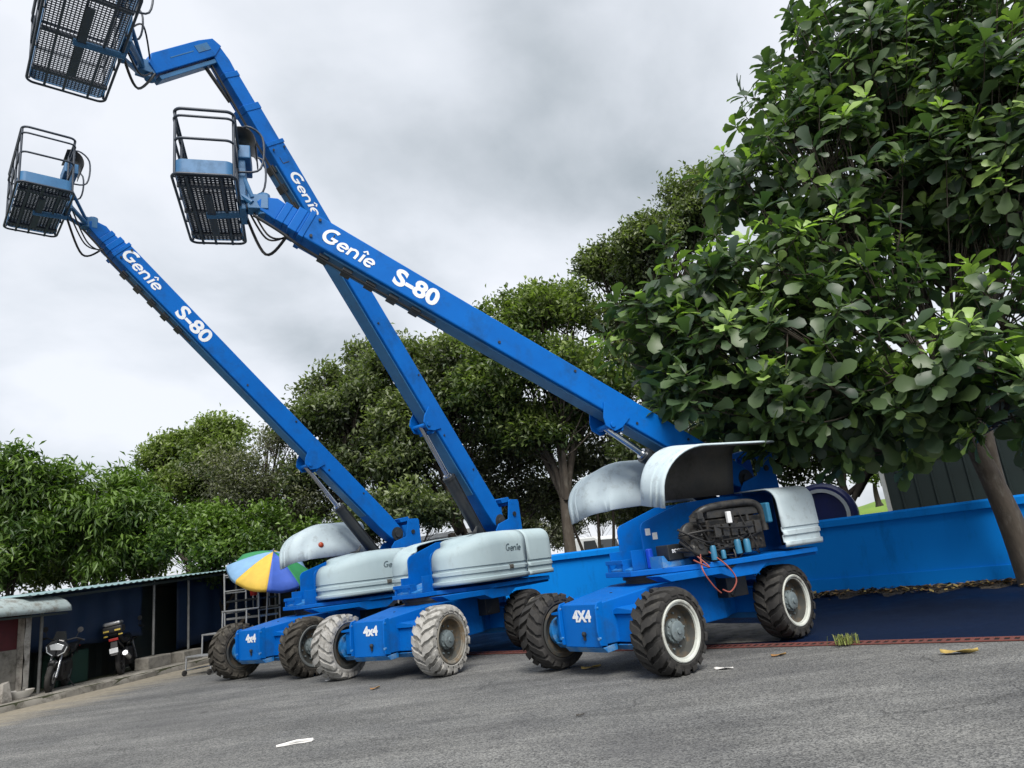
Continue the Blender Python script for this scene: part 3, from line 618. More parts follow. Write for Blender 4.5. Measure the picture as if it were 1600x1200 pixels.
        d = MB(TT); cover_shell(d, -2.24, -1.45, sy, False, True)
        rc = d.build('rear_cover', [gm, GREYIN], root, smooth=38, fix=True)
        md = rc.modifiers.new('solid', 'SOLIDIFY'); md.thickness = .022; md.offset = -1; md.material_offset = 1
        if not opened:
            q = MB(TT); lw = logo(q, Tr(-.80, sy * 1.163, 1.83) @ Matrix(((-sy, 0, 0, 0), (0, 0, sy, 0), (0, 1, 0, 0), (0, 0, 0, 1))), .145, .006, .12); q.build('embossed_name', EMB, cv, fix=True)
            q = MB(TT); q.box(-.98, -.86, *sorted((sy * 1.145, sy * 1.175)), 1.50, 1.58); q.box(-.95, -.89, *sorted((sy * 1.175, sy * 1.185)), 1.52, 1.56); q.build('latch', GREYIN, cv, bevel=.004)
            if sy > 0 and P.get('label_dot'):
                pass
    if not P['near_open']:
        q = MB(TT); q.prism([(-.25, 2.225), (-.45, 2.215), (-.50, 2.27), (-.30, 2.245)], .70, .76, 'y'); q.tube([(-.46, .73, 2.24), (-.54, .73, 2.36)], [.04, .015], 8); q.build('cover_handle', BLACK, root, fix=True)
    # engine bay of the lift with the raised cover ---------------------------------------------
    if P['near_open']:
        en = MB(TT); en.box(-1.25, -.15, .56, .98, 1.36, 1.86); en.box(-1.2, -.25, .60, .90, 1.861, 2.02); eb = en.build('engine_block', ENG, root, bevel=.02)
        q = MB(TT)
        for i in range(6): q.box(-1.18 + i * .16, -1.06 + i * .16, .975, 1.02, 1.60, 1.78)
        for i in range(10): q.lathe([(0, 0), (.022, 0), (.022, .02), (0, .02)], 6, Tr(-1.15 + i * .095, .981, 1.50 + .02 * (i % 3)))
        q.box(-1.22, -.22, .905, .96, 1.88, 1.99); q.build('engine_rib', ENGG, eb, bevel=.006)
        q = MB(TT); q.tube(spline([(-.05, .80, 1.90), (-.20, .93, 2.02), (-.7, .95, 2.06), (-1.15, .95, 2.04), (-1.28, .97, 1.90), (-1.30, .97, 1.62)], 6), .055, 12); q.build('exhaust_pipe', ENGG, eb, smooth=50)
        q = MB(TT); q.lathe([(0, .58), (.19, .58), (.20, .62), (.20, .66), (.17, .68), (.09, .68), (.08, .74), (0, .74)], 28, Tr(.03, .2, 1.66)); q.lathe([(0, .8), (.10, .8), (.10, .84), (.12, .85), (.12, .90), (.05, .90), (.05, .94), (0, .94)], 20, Tr(.06, .1, 1.52)); q.build('fan_pulley', ENGG, eb, smooth=40, fix=True)
        q = MB(TT); q.box(-.08, .20, .78, 1.02, 1.38, 1.52); q.tube([(.05, .9, 1.45), (.2, .98, 1.5)], .06, 10); q.build('pump', ENGG, eb, bevel=.02)
        for (x, z0, r_, h_) in ((-.12, 1.30, .045, .20), (-.60, 1.34, .05, .20), (-.78, 1.34, .05, .19), (-.30, 1.30, .035, .12)):
            q = MB(TT); q.lathe([(0, z0), (r_, z0), (r_, z0 + h_ * .85), (r_ * .7, z0 + h_), (0, z0 + h_)], 16, Tr(x, 1.06, 0), 'z'); q.build('filter_canister', FILT, eb, smooth=40, fix=True)
        q = MB(TT); q.box(-.60, -.52, 1.0, 1.05, 1.78, 1.95); q.build('white_bottle', WHITE, eb, bevel=.01)
        q = MB(TT); q.box(-1.36, -1.28, .9, 1.1, 1.72, 2.02); q.build('coolant_tank', FILT, eb, bevel=.02)
        q = MB(TT); q.box(.06, .42, .46, .74, 1.36, 1.58); bt_ = q.build('battery', BLACK, root, bevel=.012)
        put_text('battery_label', 'BOOST', .07, TT @ Matrix(((-1, 0, 0, .24), (0, 0, 1, .742), (0, 1, 0, 1.49), (0, 0, 0, 1))), WHITE, bt_, bold=.002, ext=.002)
        q = MB(TT); q.prism([(.0, 1.276), (.06, 1.355), (.44, 1.355), (.50, 1.44), (.54, 1.44), (.54, 1.276)], .44, .72, 'y'); q.build('battery_tray', BLUEL, bt_, fix=True)
        q = MB(TT); q.box(.45, .53, .34, .43, 1.276, 1.56); q.build('blue_canister', mat('bright_blue_plastic', (.01, .08, .62), .4), root, bevel=.02)
        for (x, z) in ((.40, 1.80), (.28, 1.73)):
            q = MB(TT); q.box(x - .045, x + .045, .311, .315, z - .05, z + .05); q.build('warning_label', WHITE, dk)
        q = MB(TT); hr = random.Random(9)
        for i in range(26):
            x0_, x1_ = hr.uniform(-1.2, .35), hr.uniform(-1.2, .45); z0_, z1_ = hr.uniform(1.3, 1.95), hr.uniform(1.3, 1.8)
            q.tube(spline([(x0_, hr.uniform(.8, 1.0), z0_), ((x0_ + x1_) / 2, hr.uniform(1.0, 1.1), min(z0_, z1_) - hr.uniform(-.05, .12)), (x1_, hr.uniform(.85, 1.02), z1_)], 5), hr.uniform(.008, .022), 6)
        q.build('engine_hose', HOSE, eb, smooth=60)
        for i in range(14):
            q = MB(TT); x0_ = hr.uniform(-1.1, .2); z0_ = hr.uniform(1.34, 1.9); q.box(x0_, x0_ + hr.uniform(.04, .12), .98, .98 + hr.uniform(.02, .08), z0_, z0_ + hr.uniform(.03, .1))
            q.build('engine_bracket', ENGG, eb, bevel=.004)
        for pts in ([(.10, 1.03, 1.40), (.22, 1.16, 1.20), (.12, 1.20, .98), (.00, 1.20, .86)], [(-.06, 1.03, 1.42), (-.22, 1.18, 1.20), (-.30, 1.22, 1.0), (-.16, 1.22, .86), (-.04, 1.20, .90)], [(.16, 1.03, 1.38), (.10, 1.17, 1.22), (.30, 1.10, 1.34)]):
            q = MB(TT); q.tube(spline(pts, 8), .011, 6); q.build('loose_hose', HOSER, root, smooth=60)
        put_text('worn_lettering', 'S-80  4WD', .07, TT.inverted() @ TT @ Matrix(((-1, 0, 0, .62), (0, 0, 1, .6215), (0, 1, 0, .88), (0, 0, 0, 1))), DRYLEAFY, ch, bold=.0, ext=.001) if False else None
    # boom ------------------------------------------------------------------------------------
    px, pz, el, L = P['pivot'][0], P['pivot'][1], P['elev'], P['L']
    B = TT @ Tr(px, 0, pz) @ Matrix.Rotation(-el, 4, 'Y')
    s1, s2, s3 = P['steps']; hw, hh = .185, P.get('hh', .21)
    b = MB(B); b.prism([(-.20, -.12), (-.20, .13), (.08, .19), (.40, hh), (s1, hh), (s1, -hh), (.45, -hh), (.10, -.19)], -hw, hw, 'y'); bm_ = b.build('base_boom', blue, root, bevel=.02, fix=True)
    b = MB(B); b.box(s1 - .07, s1 + .002, -hw - .012, hw + .012, -hh - .012, hh + .012); b.build('boom_collar', blue, bm_, bevel=.006)
    b = MB(B); b.box(.9, s1 - .4, -.13, .13, -hh - .03, -hh - .001); b.build('wear_strip', BLUEP, bm_, bevel=.004)
    b = MB(B); b.box(s1 + .003, s2, -.155, .155, -.178, .178); b.box(s2 - .12, s2 + .001, -.165, .165, -.19, .19); b.build('second_boom', blue, root, bevel=.01)
    b = MB(B); b.box(s2 + .002, s3, -.13, .13, -.15, .15); b.box(s3 - .10, s3 + .001, -.14, .14, -.162, .162); b.build('third_boom', blue, root, bevel=.01)
    b = MB(B)
    for i in range(5): b.box(s1 - .5 - i * .36, s1 - .36 - i * .36, -.10, .10, -hh - .075 - .01 * (i % 2), -hh - .0305)
    b.tube(spline([(s1 - 2.2, .06, -hh - .07), (s1 - 1.2, .07, -hh - .09), (s1 - .2, .06, -hh - .08), (s3 - .1, .05, -.24), (L - .05, .04, -.22)], 6), .022, 8); b.build('cable_carrier', BLACK, bm_, bevel=.004)
    b = MB(B)
    for (x, z) in ((1.3, .10), (2.3, -.12), (3.6, .13), (4.9, -.1), (s1 - .15, .14), (s1 - .15, -.14)): b.lathe([(.022, hw + .013), (.022, hw + .024), (0, hw + .024)] if x > s1 - .3 else [(.022, hw + .001), (.022, hw + .012), (0, hw + .012)], 10, Tr(x, 0, z))
    b.build('bolt_head', BLACK, bm_, fix=True)
    b = MB(B); q0 = s1 - .42                                           # small L shaped slot plate near the boom end
    b.box(q0, q0 + .012, hw + .001, hw + .005, -.10, .06); b.box(q0 + .0121, q0 + .12, hw + .001, hw + .005, -.10, -.088); b.build('inspection_plate', BLACK, bm_)
    def side_T(s_, z_): return B @ Matrix(((-1, 0, 0, s_), (0, 0, 1, hw + .002), (0, 1, 0, z_), (0, 0, 0, 1)))
    lg, mdl = P['letters']
    q = MB(); logo(q, side_T(lg, -.115), P['lh'], .003, .185); q.build('maker_lettering', WHITE, bm_, fix=True)
    if mdl: put_text('model_lettering', 'S-80', P['lh'] * 1.42, side_T(mdl, -.0), WHITE, bm_, bold=.013, ext=.002, xs=1.12)
    # hinge lugs and pin
    b = MB(B); b.lathe([(0, -.24), (.085, -.24), (.085, .24), (0, .24)], 18); b.lathe([(.16, -.20), (.16, .20)], 22); b.lathe([(.16, .20), (0, .20)], 22); b.lathe([(0, -.20), (.16, -.20)], 22); b.build('hinge_pin', BLACK, bm_, smooth=40, fix=True)
    b = MB(TT); b.prism([(-1.55, 2.80), (-1.50, 2.90), (-1.95, 3.02), (-2.05, 2.96), (-2.28, 2.90), (-2.25, 2.80)] if 0 else [(-2.02, 2.86), (-1.98, 2.94), (-2.24, 2.99), (-2.30, 2.90)], -.22, .22, 'y'); b.tube([(-2.30, -.27, 2.86), (-2.30, .27, 2.86)], .045, 10); b.build('levelling_link', blue, dk, fix=True)
    # lift cylinder
    p0 = TT @ Vector((-1.72, 0, 1.80)); p1 = B @ Vector((2.72, 0, -.37)); dd = (p1 - p0).normalized(); ln = (p1 - p0).length; pe = p0 + dd * P.get('barrel', 1.95)
    b = MB(); b.tube([p0, pe - dd * .06, pe - dd * .06, pe], [.115, .115, .130, .130], 18); cy_ = b.build('lift_cylinder', BLACK, root, smooth=40)
    b = MB(); b.tube([pe, pe + dd * .05], .09, 16); b.tube([pe, p1], .052, 14); b.build('cylinder_rod', CHROME, cy_, smooth=40)
    b = MB(); off = TT.to_3x3() @ Vector((0, .14, 0)); up_ = dd.cross(off).normalized() * .10; b.tube([p0 + off * .5 + up_, pe + off * .6 + up_ * .9], .018, 8); b.tube([p0 - off * .5 + up_, pe - off * .6 + up_ * .9], .018, 8); b.build('hydraulic_line', HOSE, cy_, smooth=60)
    b = MB(B)
    for sy in (-1, 1): b.prism([(2.46, -.10), (2.98, -.10), (2.90, -.34), (2.82, -.44), (2.64, -.44), (2.54, -.32)], sy * .187, sy * .212, 'y')
    b.box(2.50, 2.53, -.185, .185, -.36, -.22); b.tube([(2.72, -.235, -.37), (2.72, .235, -.37)], .045, 12); b.build('cylinder_bracket', blue, bm_, bevel=.006, fix=True)
    # platform
    lx, ly = P['pl_size']; cor = [at(x, y, P['pl_z']) for (x, y) in P['pl_px']]
    cen = sum(cor, Vector()) / 4; ang = P['pl_ang']
    Tp = Mi @ Tr(*cen) @ Rz(ang)
    tip = B @ Vector((L, 0, 0)); 
    # boom head ---------------------------------------------------------------------------------
    if not P['jib']:
        b = MB(B); b.prism([(s3 + .002, .15), (s3 + .12, .16), (L - .03, .06), (L, -.04), (L - .10, -.13), (s3 + .002, -.15)], -.10, .10, 'y'); b.build('boom_head', blue, root, bevel=.012, fix=True)
        end = B @ Vector((L - .06, 0, -.02))
    else:
        el2 = P['jib_elev']; J = B @ Matrix.Translation((L, 0, 0)) @ Matrix.Rotation(el - el2, 4, 'Y'); jl = P['jib']
        b = MB(B); b.prism([(s3 + .002, .145), (L - .25, .16), (L + .10, .10), (L + .13, -.02), (L + .02, -.12), (s3 + .002, -.145)], -.115, .115, 'y'); b.build('boom_head', blue, root, bevel=.012, fix=True)
        b = MB(J); b.prism([(-.14, -.02), (-.06, .14), (.25, .17), (jl - .18, .17), (jl - .02, .05), (jl, -.14), (.12, -.14)], -.13, .13, 'y'); jb = b.build('jib_boom', blue, root, bevel=.012, fix=True)
        b = MB(J); b.box(.05, jl - .05, -.10, .10, -.24, -.17); b.build('jib_link', BLUEP, jb, bevel=.01)
        b = MB(J); b.box(.12, .42, .131, .137, -.02, .10); b.box(.5, jl - .45, .131, .134, .02, .035); b.build('jib_plate', BLUEP, jb)
        b = MB(); jp = J @ Vector((.35, 0, -.20)); b.tube([B @ Vector((L - .9, 0, -.26)), jp], .035, 10); b.build('jib_cylinder', BLACK, jb, smooth=50)
        end = J @ Vector((jl, 0, -.02))
    side = (Tp.inverted() @ end).y; bs = 1 if side > 0 else -1
    platform(root, Tp, lx, ly, bs, P['fine'], P.get('bar', .50), P['rh'])
    e2 = Tp.inverted() @ end; hy = ly / 2
    b = MB(Tp)
    b.tube([e2 + Vector((0, bs * .04, -.16)), e2 + Vector((0, bs * .04, .16))], .085, 14); b.box(e2.x - .10, e2.x + .10, *sorted((e2.y - bs * .16, e2.y + bs * .10)), e2.z - .09, e2.z + .12)
    rot = b.build('platform_rotator', BLUEP, root, bevel=.008)
    b = MB(Tp)
    for sx in (-1, 1):
        b.tube([(e2.x + sx * .09, e2.y - bs * .10, e2.z - .02), (sx * .22, bs * (hy + .05), .10)], .042, 8)
        b.tube([(e2.x + sx * .09, e2.y - bs * .10, e2.z + .06), (sx * .22, bs * (hy + .05), .46)], .032, 8)
    b.tube([(0, bs * (hy + .06), -.05), (0, -bs * hy * .2, -.085)], .05, 8)
    b.box(-.26, .26, *sorted((bs * (hy + .02), bs * (hy + .10))), .02, .5); b.build('support_arm', BLUEP, rot, bevel=.004)
    for i, sag in enumerate((.42, .30, .36)):
        a0 = B @ Vector((L - .55, .05 - .05 * i, -.22)) if not P['jib'] else J @ Vector((jl - .2 + .05 * i, .06 - .06 * i, -.05)); a1 = Tp @ Vector((.12 - .1 * i, bs * (hy + .05), .08 + .1 * i))
        mid = (a0 + a1) / 2 - Vector((0, 0, sag)) + (TT.to_3x3() @ Vector((0, .12 * (i - 1), 0)))
        if P['jib'] and i == 2: mid += Vector((0, 0, 2.2 * sag))
        b = MB(); b.tube(spline([a0, mid, a1], 8), .014 if i else .02, 6); b.build('hose', HOSE, root, smooth=60)
    return root

LIFTS = [
 dict(label='nearest boom lift on the right, both covers raised over its open engine bay', x=1.97, y=11.287, z=.022, pitch=.018, roll=-.012, a=-2.433, tt=-2.65, four='4X4', cf=.75, pf=.52, df=.85, lh=.25, rh=.80,
      rubber=RUB, rim=RIMW, deep=.15, cover=GREYD, cover_far=GREYD, near_open=80, far_open=80, pivot=(-1.90, 2.47), elev=R(29.0), L=8.72, steps=(8.06, 8.22, 8.40),
      letters=(7.79, 6.33), jib=0, pl_z=6.6, pl_px=[(270, 265), (352, 276), (382, 375), (314, 377)], pl_ang=R(108), pl_size=(1.78, .68), fine=.05, barrel=2.1),
 dict(label='middle boom lift with whitened dusty tyres, closed covers and the highest boom', x=-1.887, y=13.749, z=.012, pitch=.009, a=-2.081, tt=-2.22, four='4x4', cf=.36, pf=.36, df=.80, lh=.27, rh=.95,
      rubber=RUBW, rim=RIMT, deep=.13, cover=GREY, cover_far=GREY, near_open=0, far_open=0, pivot=(-1.93, 2.47), elev=R(53.3), L=10.4, steps=(8.63, 9.35, 9.95),
      letters=(8.02, 0), jib=1.47, jib_elev=R(-42), pl_z=9.2, pl_px=[(75, -60), (222, -5), (158, 157), (52, 117)], pl_ang=R(131), pl_size=(2.42, .95), fine=.045, bar=.30),
 dict(label='farthest boom lift on the left with dark brownish tyres and one far cover raised', x=-4.585, y=15.815, z=.012, pitch=.009, a=-2.144, tt=-2.34, four='4x4', cf=.36, pf=.38, df=.80, lh=.30, rh=.93,
      rubber=RUBB, rim=RIMG, deep=.12, cover=GREY, cover_far=GREYD, near_open=0, far_open=80, beacon=1, pivot=(-1.92, 2.60), elev=R(44.2), L=9.24, steps=(8.52, 8.70, 8.88),
      letters=(8.42, 6.53), jib=0, pl_z=8.75, pl_px=[(33, 281), (117, 299), (82, 368), (6, 352)], pl_ang=R(132), pl_size=(1.84, .78), fine=.05),
]
for P_ in LIFTS: lift(P_)

# ================================================================== motorcycle shed on the left
KA = math.atan2(kd.y, kd.x)                                            # local x runs along the kerb, local y away from the yard
sh = thing('motorcycle_shed', 'low open shed with a rusty pale blue corrugated roof and navy tarpaulin behind two motorcycles', 'shed', K(0, 0, PZ), KA)
def corrugated(m, x0, x1, ya, za, yb, zb, pitch=.19, amp=.018, th=None):
    """ridged sheet: ridges run from (ya, za) to (yb, zb)"""
    n = int((x1 - x0) / pitch * 6); P = []
    for i in range(n + 1):
        x = x0 + (x1 - x0) * i / n; ph = (x / pitch) % 1.; h = amp * (1 if ph < .22 else 0 if .34 < ph < .88 else .5)
        P.append([(x, ya + (yb - ya) * j / 4, za + (zb - za) * j / 4 + h) for j in range(5)])
    m.grid(P)
zr = lambda x: 1.90 + .050 * x                                         # front eave above the pavement
m = MB(); n_ = 0
P = []; nx_ = 330
for i in range(nx_ + 1):
    x = .6 + (11.4 - .6) * i / nx_; ph = (x / .2) % 1.; h = .026 * (1 if ph < .25 else 0 if .38 < ph < .87 else .5)
    P.append([(x, .15 + 3.2 * j / 4, zr(x) + .02 + h + .010 * j) for j in range(5)])
m.grid(P); m.build('roof_sheet', ROOF, sh, smooth=30, solid=.004)
m = MB(); m.box(.9, 11.3, .42, .47, 0, .06); ob = m.build('eave_beam', SHEET, sh); ob.location = (0, 0, zr(0) - .10); ob.rotation_euler = (0, -math.atan(.05), 0)
tpx = [(4.65, .33, zr(4.65) - .02), (6.0, .30, zr(6.) - .02), (1.3, .02, zr(1.3) - .05), (8.2, .0, zr(8.2) - .02), (10.4, .0, zr(10.4) - .02)]
for (x, z0, z1) in tpx:
    q = MB(); q.tube([(x, .5, z0), (x, .5, z1)], .032, 10); q.build('post', POLE, sh, smooth=60)
q = MB(); P = []                                                       # tarpaulin, with folds
for i in range(60):
    x = 1.05 + (4.75 - 1.05) * i / 59
    P.append([(x, .95 + .02 * math.sin(x * 9) + .03 * math.sin(x * 3.3 + j) * (j / 8), zr(x) + .04 - (zr(x) - .78 + .02 * math.sin(x * 4)) * j / 8) for j in range(9)])
q.grid(P); q.build('tarpaulin', TARP, sh, smooth=70, solid=.003)
for i in range(12):
    q = MB(); z_ = .02 + i * .166; q.add([(4.8, 2.13, z_), (11.3, 2.13, z_), (11.3, 2.155, z_ + .185), (4.8, 2.155, z_ + .185), (4.8, 2.16, z_), (11.3, 2.16, z_), (11.3, 2.185, z_ + .185), (4.8, 2.185, z_ + .185)], [(0, 1, 2, 3), (7, 6, 5, 4), (0, 4, 5, 1), (3, 2, 6, 7), (0, 3, 7, 4), (1, 5, 6, 2)]); q.build('cladding_board', SHEET, sh)
q = MB(); P = []
for i in range(30):
    x = .9 + 3.95 * i / 29; P.append([(x, 1.6 + .02 * math.sin(i * 2.), z) for z in (0, .9, 1.80)])
q.grid(P); q.build('back_cladding', SHEET, sh, solid=.01)
q = MB(); q.add([(4.78, 2.19, 1.7), (11.3, 2.19, 1.7), (11.3, 2.19, zr(11.3) + .035), (4.78, 2.19, zr(4.78) + .035), (4.78, 2.20, 1.7), (11.3, 2.20, 1.7), (11.3, 2.20, zr(11.3) + .035), (4.78, 2.20, zr(4.78) + .035)], [(0, 1, 2, 3), (7, 6, 5, 4), (0, 4, 5, 1), (3, 2, 6, 7), (0, 3, 7, 4), (1, 5, 6, 2)]); q.build('back_fascia', SHEET, sh)
q = MB(); q.box(11.3, 11.34, .3, 3.2, 0, zr(11.3)); q.build('end_cladding', SHEET, sh)
q = MB(); P = []
for i in range(40):
    x = 6.6 + 4.7 * i / 39; P.append([(x, 1.30 + .03 * math.sin(x * 7), zr(x) - .05 - 1.9 * j / 6) for j in range(7)])
q.grid(P); q.build('tarpaulin', TARP, sh, smooth=70, solid=.003)
for (x0, x1, y0, y1, h) in ((4.3, 5.15, .35, .75, .30), (5.55, 6.35, .30, .70, .28)):
    q = MB(); q.box(x0, x1, y0, y1, 0, h); q.build('concrete_block', CONC, sh, bevel=.03)
q = MB(); q.box(2.35, 3.2, 1.05, 1.5, 0, .72); q.build('green_bin', GREENB, sh, bevel=.03)
# dark sheeting that closes the corner between the shed and the wall
o = thing('sheet_screen', 'near black sheet screen closing the corner behind the left boom lift', 'screen', W(WN - .5, -18.6, .25), rotT)
q = MB(); P = []
for i in range(60): P.append([(-3.4 + 5.4 * i / 59, .02 * math.sin(i * 1.1) + .03 * math.sin(i * .37), z) for z in (0, .6, 1.2, 1.8, 2.35)])
q.grid(P); q.build('sheet', mat('blackened_sheet', (.006, .012, .025), .8), o, smooth=70, solid=.01)
for x in (-3.3, -.7, 1.9): q = MB(); q.tube([(x, -.05, -.2), (x, -.05, 2.4)], .03, 8); q.build('post', POLE, o, smooth=60)

# little block at the far left: plastered pillar, maroon panel, curled grey canopy
hb = thing('guard_hut', 'small hut corner with peeling plaster pillar, maroon panel and curled grey sheet canopy', 'hut', K(.55, .55, PZ), KA)
q = MB(); P = []
for i in range(12):
    z = 2.0 * i / 11; e_ = rr.uniform(-.02, .02); P.append([(.30 + e_, -.12, z), (.46 + e_, -.10 + e_, z), (.48 + e_, .22, z), (.28, .24, z), (.28 - .0, -.12, z)])
q.grid(P); q.build('pillar', PILL, hb, bevel=.01, fix=True)
q = MB(); q.box(-4.5, .27, .02, .14, 0, .95); q.build('dado_wall', CONC, hb)
q = MB(); q.box(-4.5, .27, .04, .12, .951, 1.9); q.build('wall_panel', MAROON, hb)
q = MB(); P = []
for i in range(150):
    x = -4.2 + 5.2 * i / 149; ph = (x / .085) % 1.; h = .010 * math.sin(2 * math.pi * ph)
    P.append([(x, -.55 + .75 * (1 - math.cos(R(a_))) , 1.62 + (.34 + h) * math.sin(R(a_))) for a_ in (-4, 15, 35, 55, 75, 92)])
q.grid(P); q.build('canopy', ROOFG, hb, smooth=60, solid=.004)
q = MB(); q.box(-4.2, .95, -.5, .6, 1.54, 1.575); q.build('soffit', SHEET, hb)
q = MB(); q.lathe([(0, 0), (.05, 0), (.05, .06), (.03, .06), (.03, .02), (0, .02)], 14, Tr(-.25, -.05, .38) @ Matrix.Rotation(R(180), 4, 'Z')); q.build('pipe_end', ALU, hb, smooth=40, fix=True)
o = MB(Tr(*K(.75, .35, PZ)) @ Rz(KA)); o.lathe([(0, 0), (.12, 0), (.19, .12), (.22, .17), (.23, .17), (.21, .12), (.13, .012), (0, .012)], 28, axis='z'); o = o.build('wash_basin', BASIN, None, smooth=40, fix=True)
tag(o, 'white plastic basin on the kerb at the foot of the peeling pillar', 'basin')
o = MB(Tr(*K(.28, .28, PZ)) @ Rz(KA + .2)); P = [(-.15, -.10, 0), (.14, -.12, 0), (.15, .12, 0), (-.13, .13, 0), (-.11, -.07, .36), (.06, -.08, .40), (.08, .09, .38), (-.08, .09, .31)]
o.add(P, [(3, 2, 1, 0), (4, 5, 6, 7), (0, 1, 5, 4), (1, 2, 6, 5), (2, 3, 7, 6), (3, 0, 4, 7)]); o = o.build('broken_concrete', PILL, None, bevel=.02); tag(o, 'broken lump of pale concrete left of the white basin', 'rubble')

# ------------------------------------------------------------------ motorcycles
def wheel_moto(root, x, r_, nm):
    wv = bpy.data.objects.new(nm, None); col.objects.link(wv); wv.parent = root; wv.location = (x, 0, r_)
    q = MB(); q.lathe([(r_ + .0 - .055 + .055 * math.cos(R(a_)), .052 * math.sin(R(a_))) for a_ in range(0, 360, 45)], 32, closed=True); q.build('tyre', RUB, wv, smooth=50, fix=True)
    q = MB(); q.lathe([(r_ - .105, -.035), (r_ - .085, -.03), (r_ - .085, .03), (r_ - .105, .035)], 32, closed=True)
    for k_ in range(6):
        a_ = k_ * math.pi / 3; q.tube([(.03 * math.cos(a_), 0, .03 * math.sin(a_)), ((r_ - .10) * math.cos(a_), 0, (r_ - .10) * math.sin(a_))], .013, 6)
    q.lathe([(0, -.05), (.04, -.05), (.04, .05), (0, .05)], 14); q.build('rim', BIKEM, wv, fix=True)
    q = MB(); q.lathe([(.06, .055), (.12, .055), (.12, .06), (.06, .06)], 24, closed=True); q.build('brake_disc', SILV, wv, fix=True)
def motorcycle(label, loc, rz, box, sport):
    r = thing('motorcycle', label, 'motorcycle', loc, rz, 'motorcycles in the shed')
    r.rotation_euler = (R(-7), 0, rz)
    wheel_moto(r, .66, .30, 'front_wheel'); wheel_moto(r, -.64, .30, 'rear_wheel')
    for sy in (-1, 1):
        q = MB(); q.tube([(.66, sy * .085, .30), (.52, sy * .085, .62), (.40, sy * .08, .92)], [.03, .024, .022], 10); q.build('fork', SILV, r, smooth=60)
    q = MB(); q.prism([(.80, .50), (.86, .60), (.70, .645), (.50, .60), (.47, .52), (.66, .60)], -.06, .06, 'y'); q.build('front_mudguard', BIKE, r, bevel=.02, fix=True)
    q = MB(); q.prism([(.30, .30), (.34, .60), (-.30, .62), (-.42, .40), (-.20, .20), (.20, .20)], -.13, .13, 'y'); q.build('engine', BIKEM, r, bevel=.03, fix=True)
    q = MB()
    for i in range(6): q.box(.02, .30, -.16, .16, .36 + i * .035, .375 + i * .035)
    q.build('cooling_fin', BIKEM, r)
    q = MB(); P = []
    for (x, w_, z0, z1) in ((.44, .06, .70, .86), (.36, .13, .64, .95), (.15, .16, .62, .99), (-.05, .14, .62, .93), (-.15, .09, .62, .84)):
        P.append([(x, w_ * math.cos(R(a_)), (z0 + z1) / 2 + (z1 - z0) / 2 * math.sin(R(a_))) for a_ in range(0, 361, 30)])
    q.grid(P); q.build('fuel_tank', BIKE, r, smooth=60, fix=True)
    q = MB(); q.prism([(-.10, .76), (-.12, .84), (-.50, .80), (-.62, .90), (-.92, .96), (-.95, .92), (-.60, .76), (-.3, .72)], -.12, .12, 'y'); q.build('seat', BIKEM, r, bevel=.03, fix=True)
    q = MB(); q.prism([(-.45, .70), (-.95, .90), (-1.02, .86), (-.9, .76), (-.5, .60)], -.09, .09, 'y'); q.build('tail', BIKE, r, bevel=.02, fix=True)
    q = MB(); q.box(-1.05, -1.015, -.10, .10, .82, .88); q.build('tail_lamp', RED, r, bevel=.01)
    q = MB(); q.prism([(-1.02, .80), (-1.12, .50), (-1.09, .49), (-.98, .78)], -.07, .07, 'y'); q.build('rear_mudguard', BIKEM, r, fix=True)
    q = MB(); q.box(-1.115, -1.10, -.09, .09, .55, .66); q.build('number_plate', WHITE if not sport else BIKEM, r)
    q = MB(); q.tube([(-.50, -.16, .34), (-.62, -.20, .38), (-1.02, -.21, .50)], [.03, .055, .06], 12); q.build('exhaust', SILV, r, smooth=50)
    q = MB(); q.tube(spline([(.30, -.40, 1.02), (.38, -.28, 1.06), (.42, -.06, 1.0), (.42, .06, 1.0), (.38, .28, 1.06), (.30, .40, 1.02)], 5), .014, 8); q.build('handlebar', BIKEM, r, smooth=60)
    for sy in (-1, 1):
        q = MB(); q.tube([(.28, sy * .42, 1.015), (.335, sy * .30, 1.04)], .020, 10); q.build('grip', BIKEM, r, smooth=60)
        q = MB(); q.tube([(.37, sy * .26, 1.05), (.36, sy * .32, 1.20)], .007, 6); mo = q.build('mirror_stalk', BIKEM, r)
        q = MB(); q.lathe([(0, -.012), (.055, -.008), (.058, .006), (0, .008)], 14, Tr(.35, sy * .33, 1.23), 'x'); q.build('mirror', BIKEM, mo, smooth=40, fix=True)
        q = MB(); q.lathe([(0, 0), (.03, .01), (.03, .04), (0, .055)], 10, Tr(.50, sy * .14, .86), 'x'); q.build('indicator', LENSY if not sport else LENS, r, smooth=40, fix=True)
        if not sport: q = MB(); q.box(-1.03, -.99, *sorted((sy * .11, sy * .2)), .93, .965); q.build('rear_indicator', LENSY, r, bevel=.01)
    q = MB()
    for (sy) in (-1, 1):
        q.prism([(sy * .03, .70), (sy * .19, .78), (sy * .22, .92), (sy * .12, 1.02), (sy * .0, 1.05), (sy * .0, .70)], .50, .62, 'x')
    fa = q.build('fairing', BIKE, r, bevel=.02, fix=True)
    q = MB(); q.prism([(-.10, .83), (.10, .83), (.14, .93), (.0, .97), (-.14, .93)], .621, .645, 'x'); q.build('headlamp', LENS, fa, bevel=.01, fix=True)
    for sy in (-1, 1):
        q = MB(); q.tube([(.635, sy * .05, .72), (.635, sy * .16, .79), (.625, sy * .19, .90)], .012, 6); q.build('daytime_lamp', LENS, fa, smooth=60)
    q = MB(); q.prism([(-.13, 1.03), (.13, 1.03), (.09, 1.20), (-.09, 1.20)], .46, .47, 'x'); q.build('windscreen', GLASS, fa, fix=True)
    q = MB(); q.tube([(-.1, .12, .25), (-.15, .34, .01)], .012, 6); q.build('side_stand', BIKEM, r)
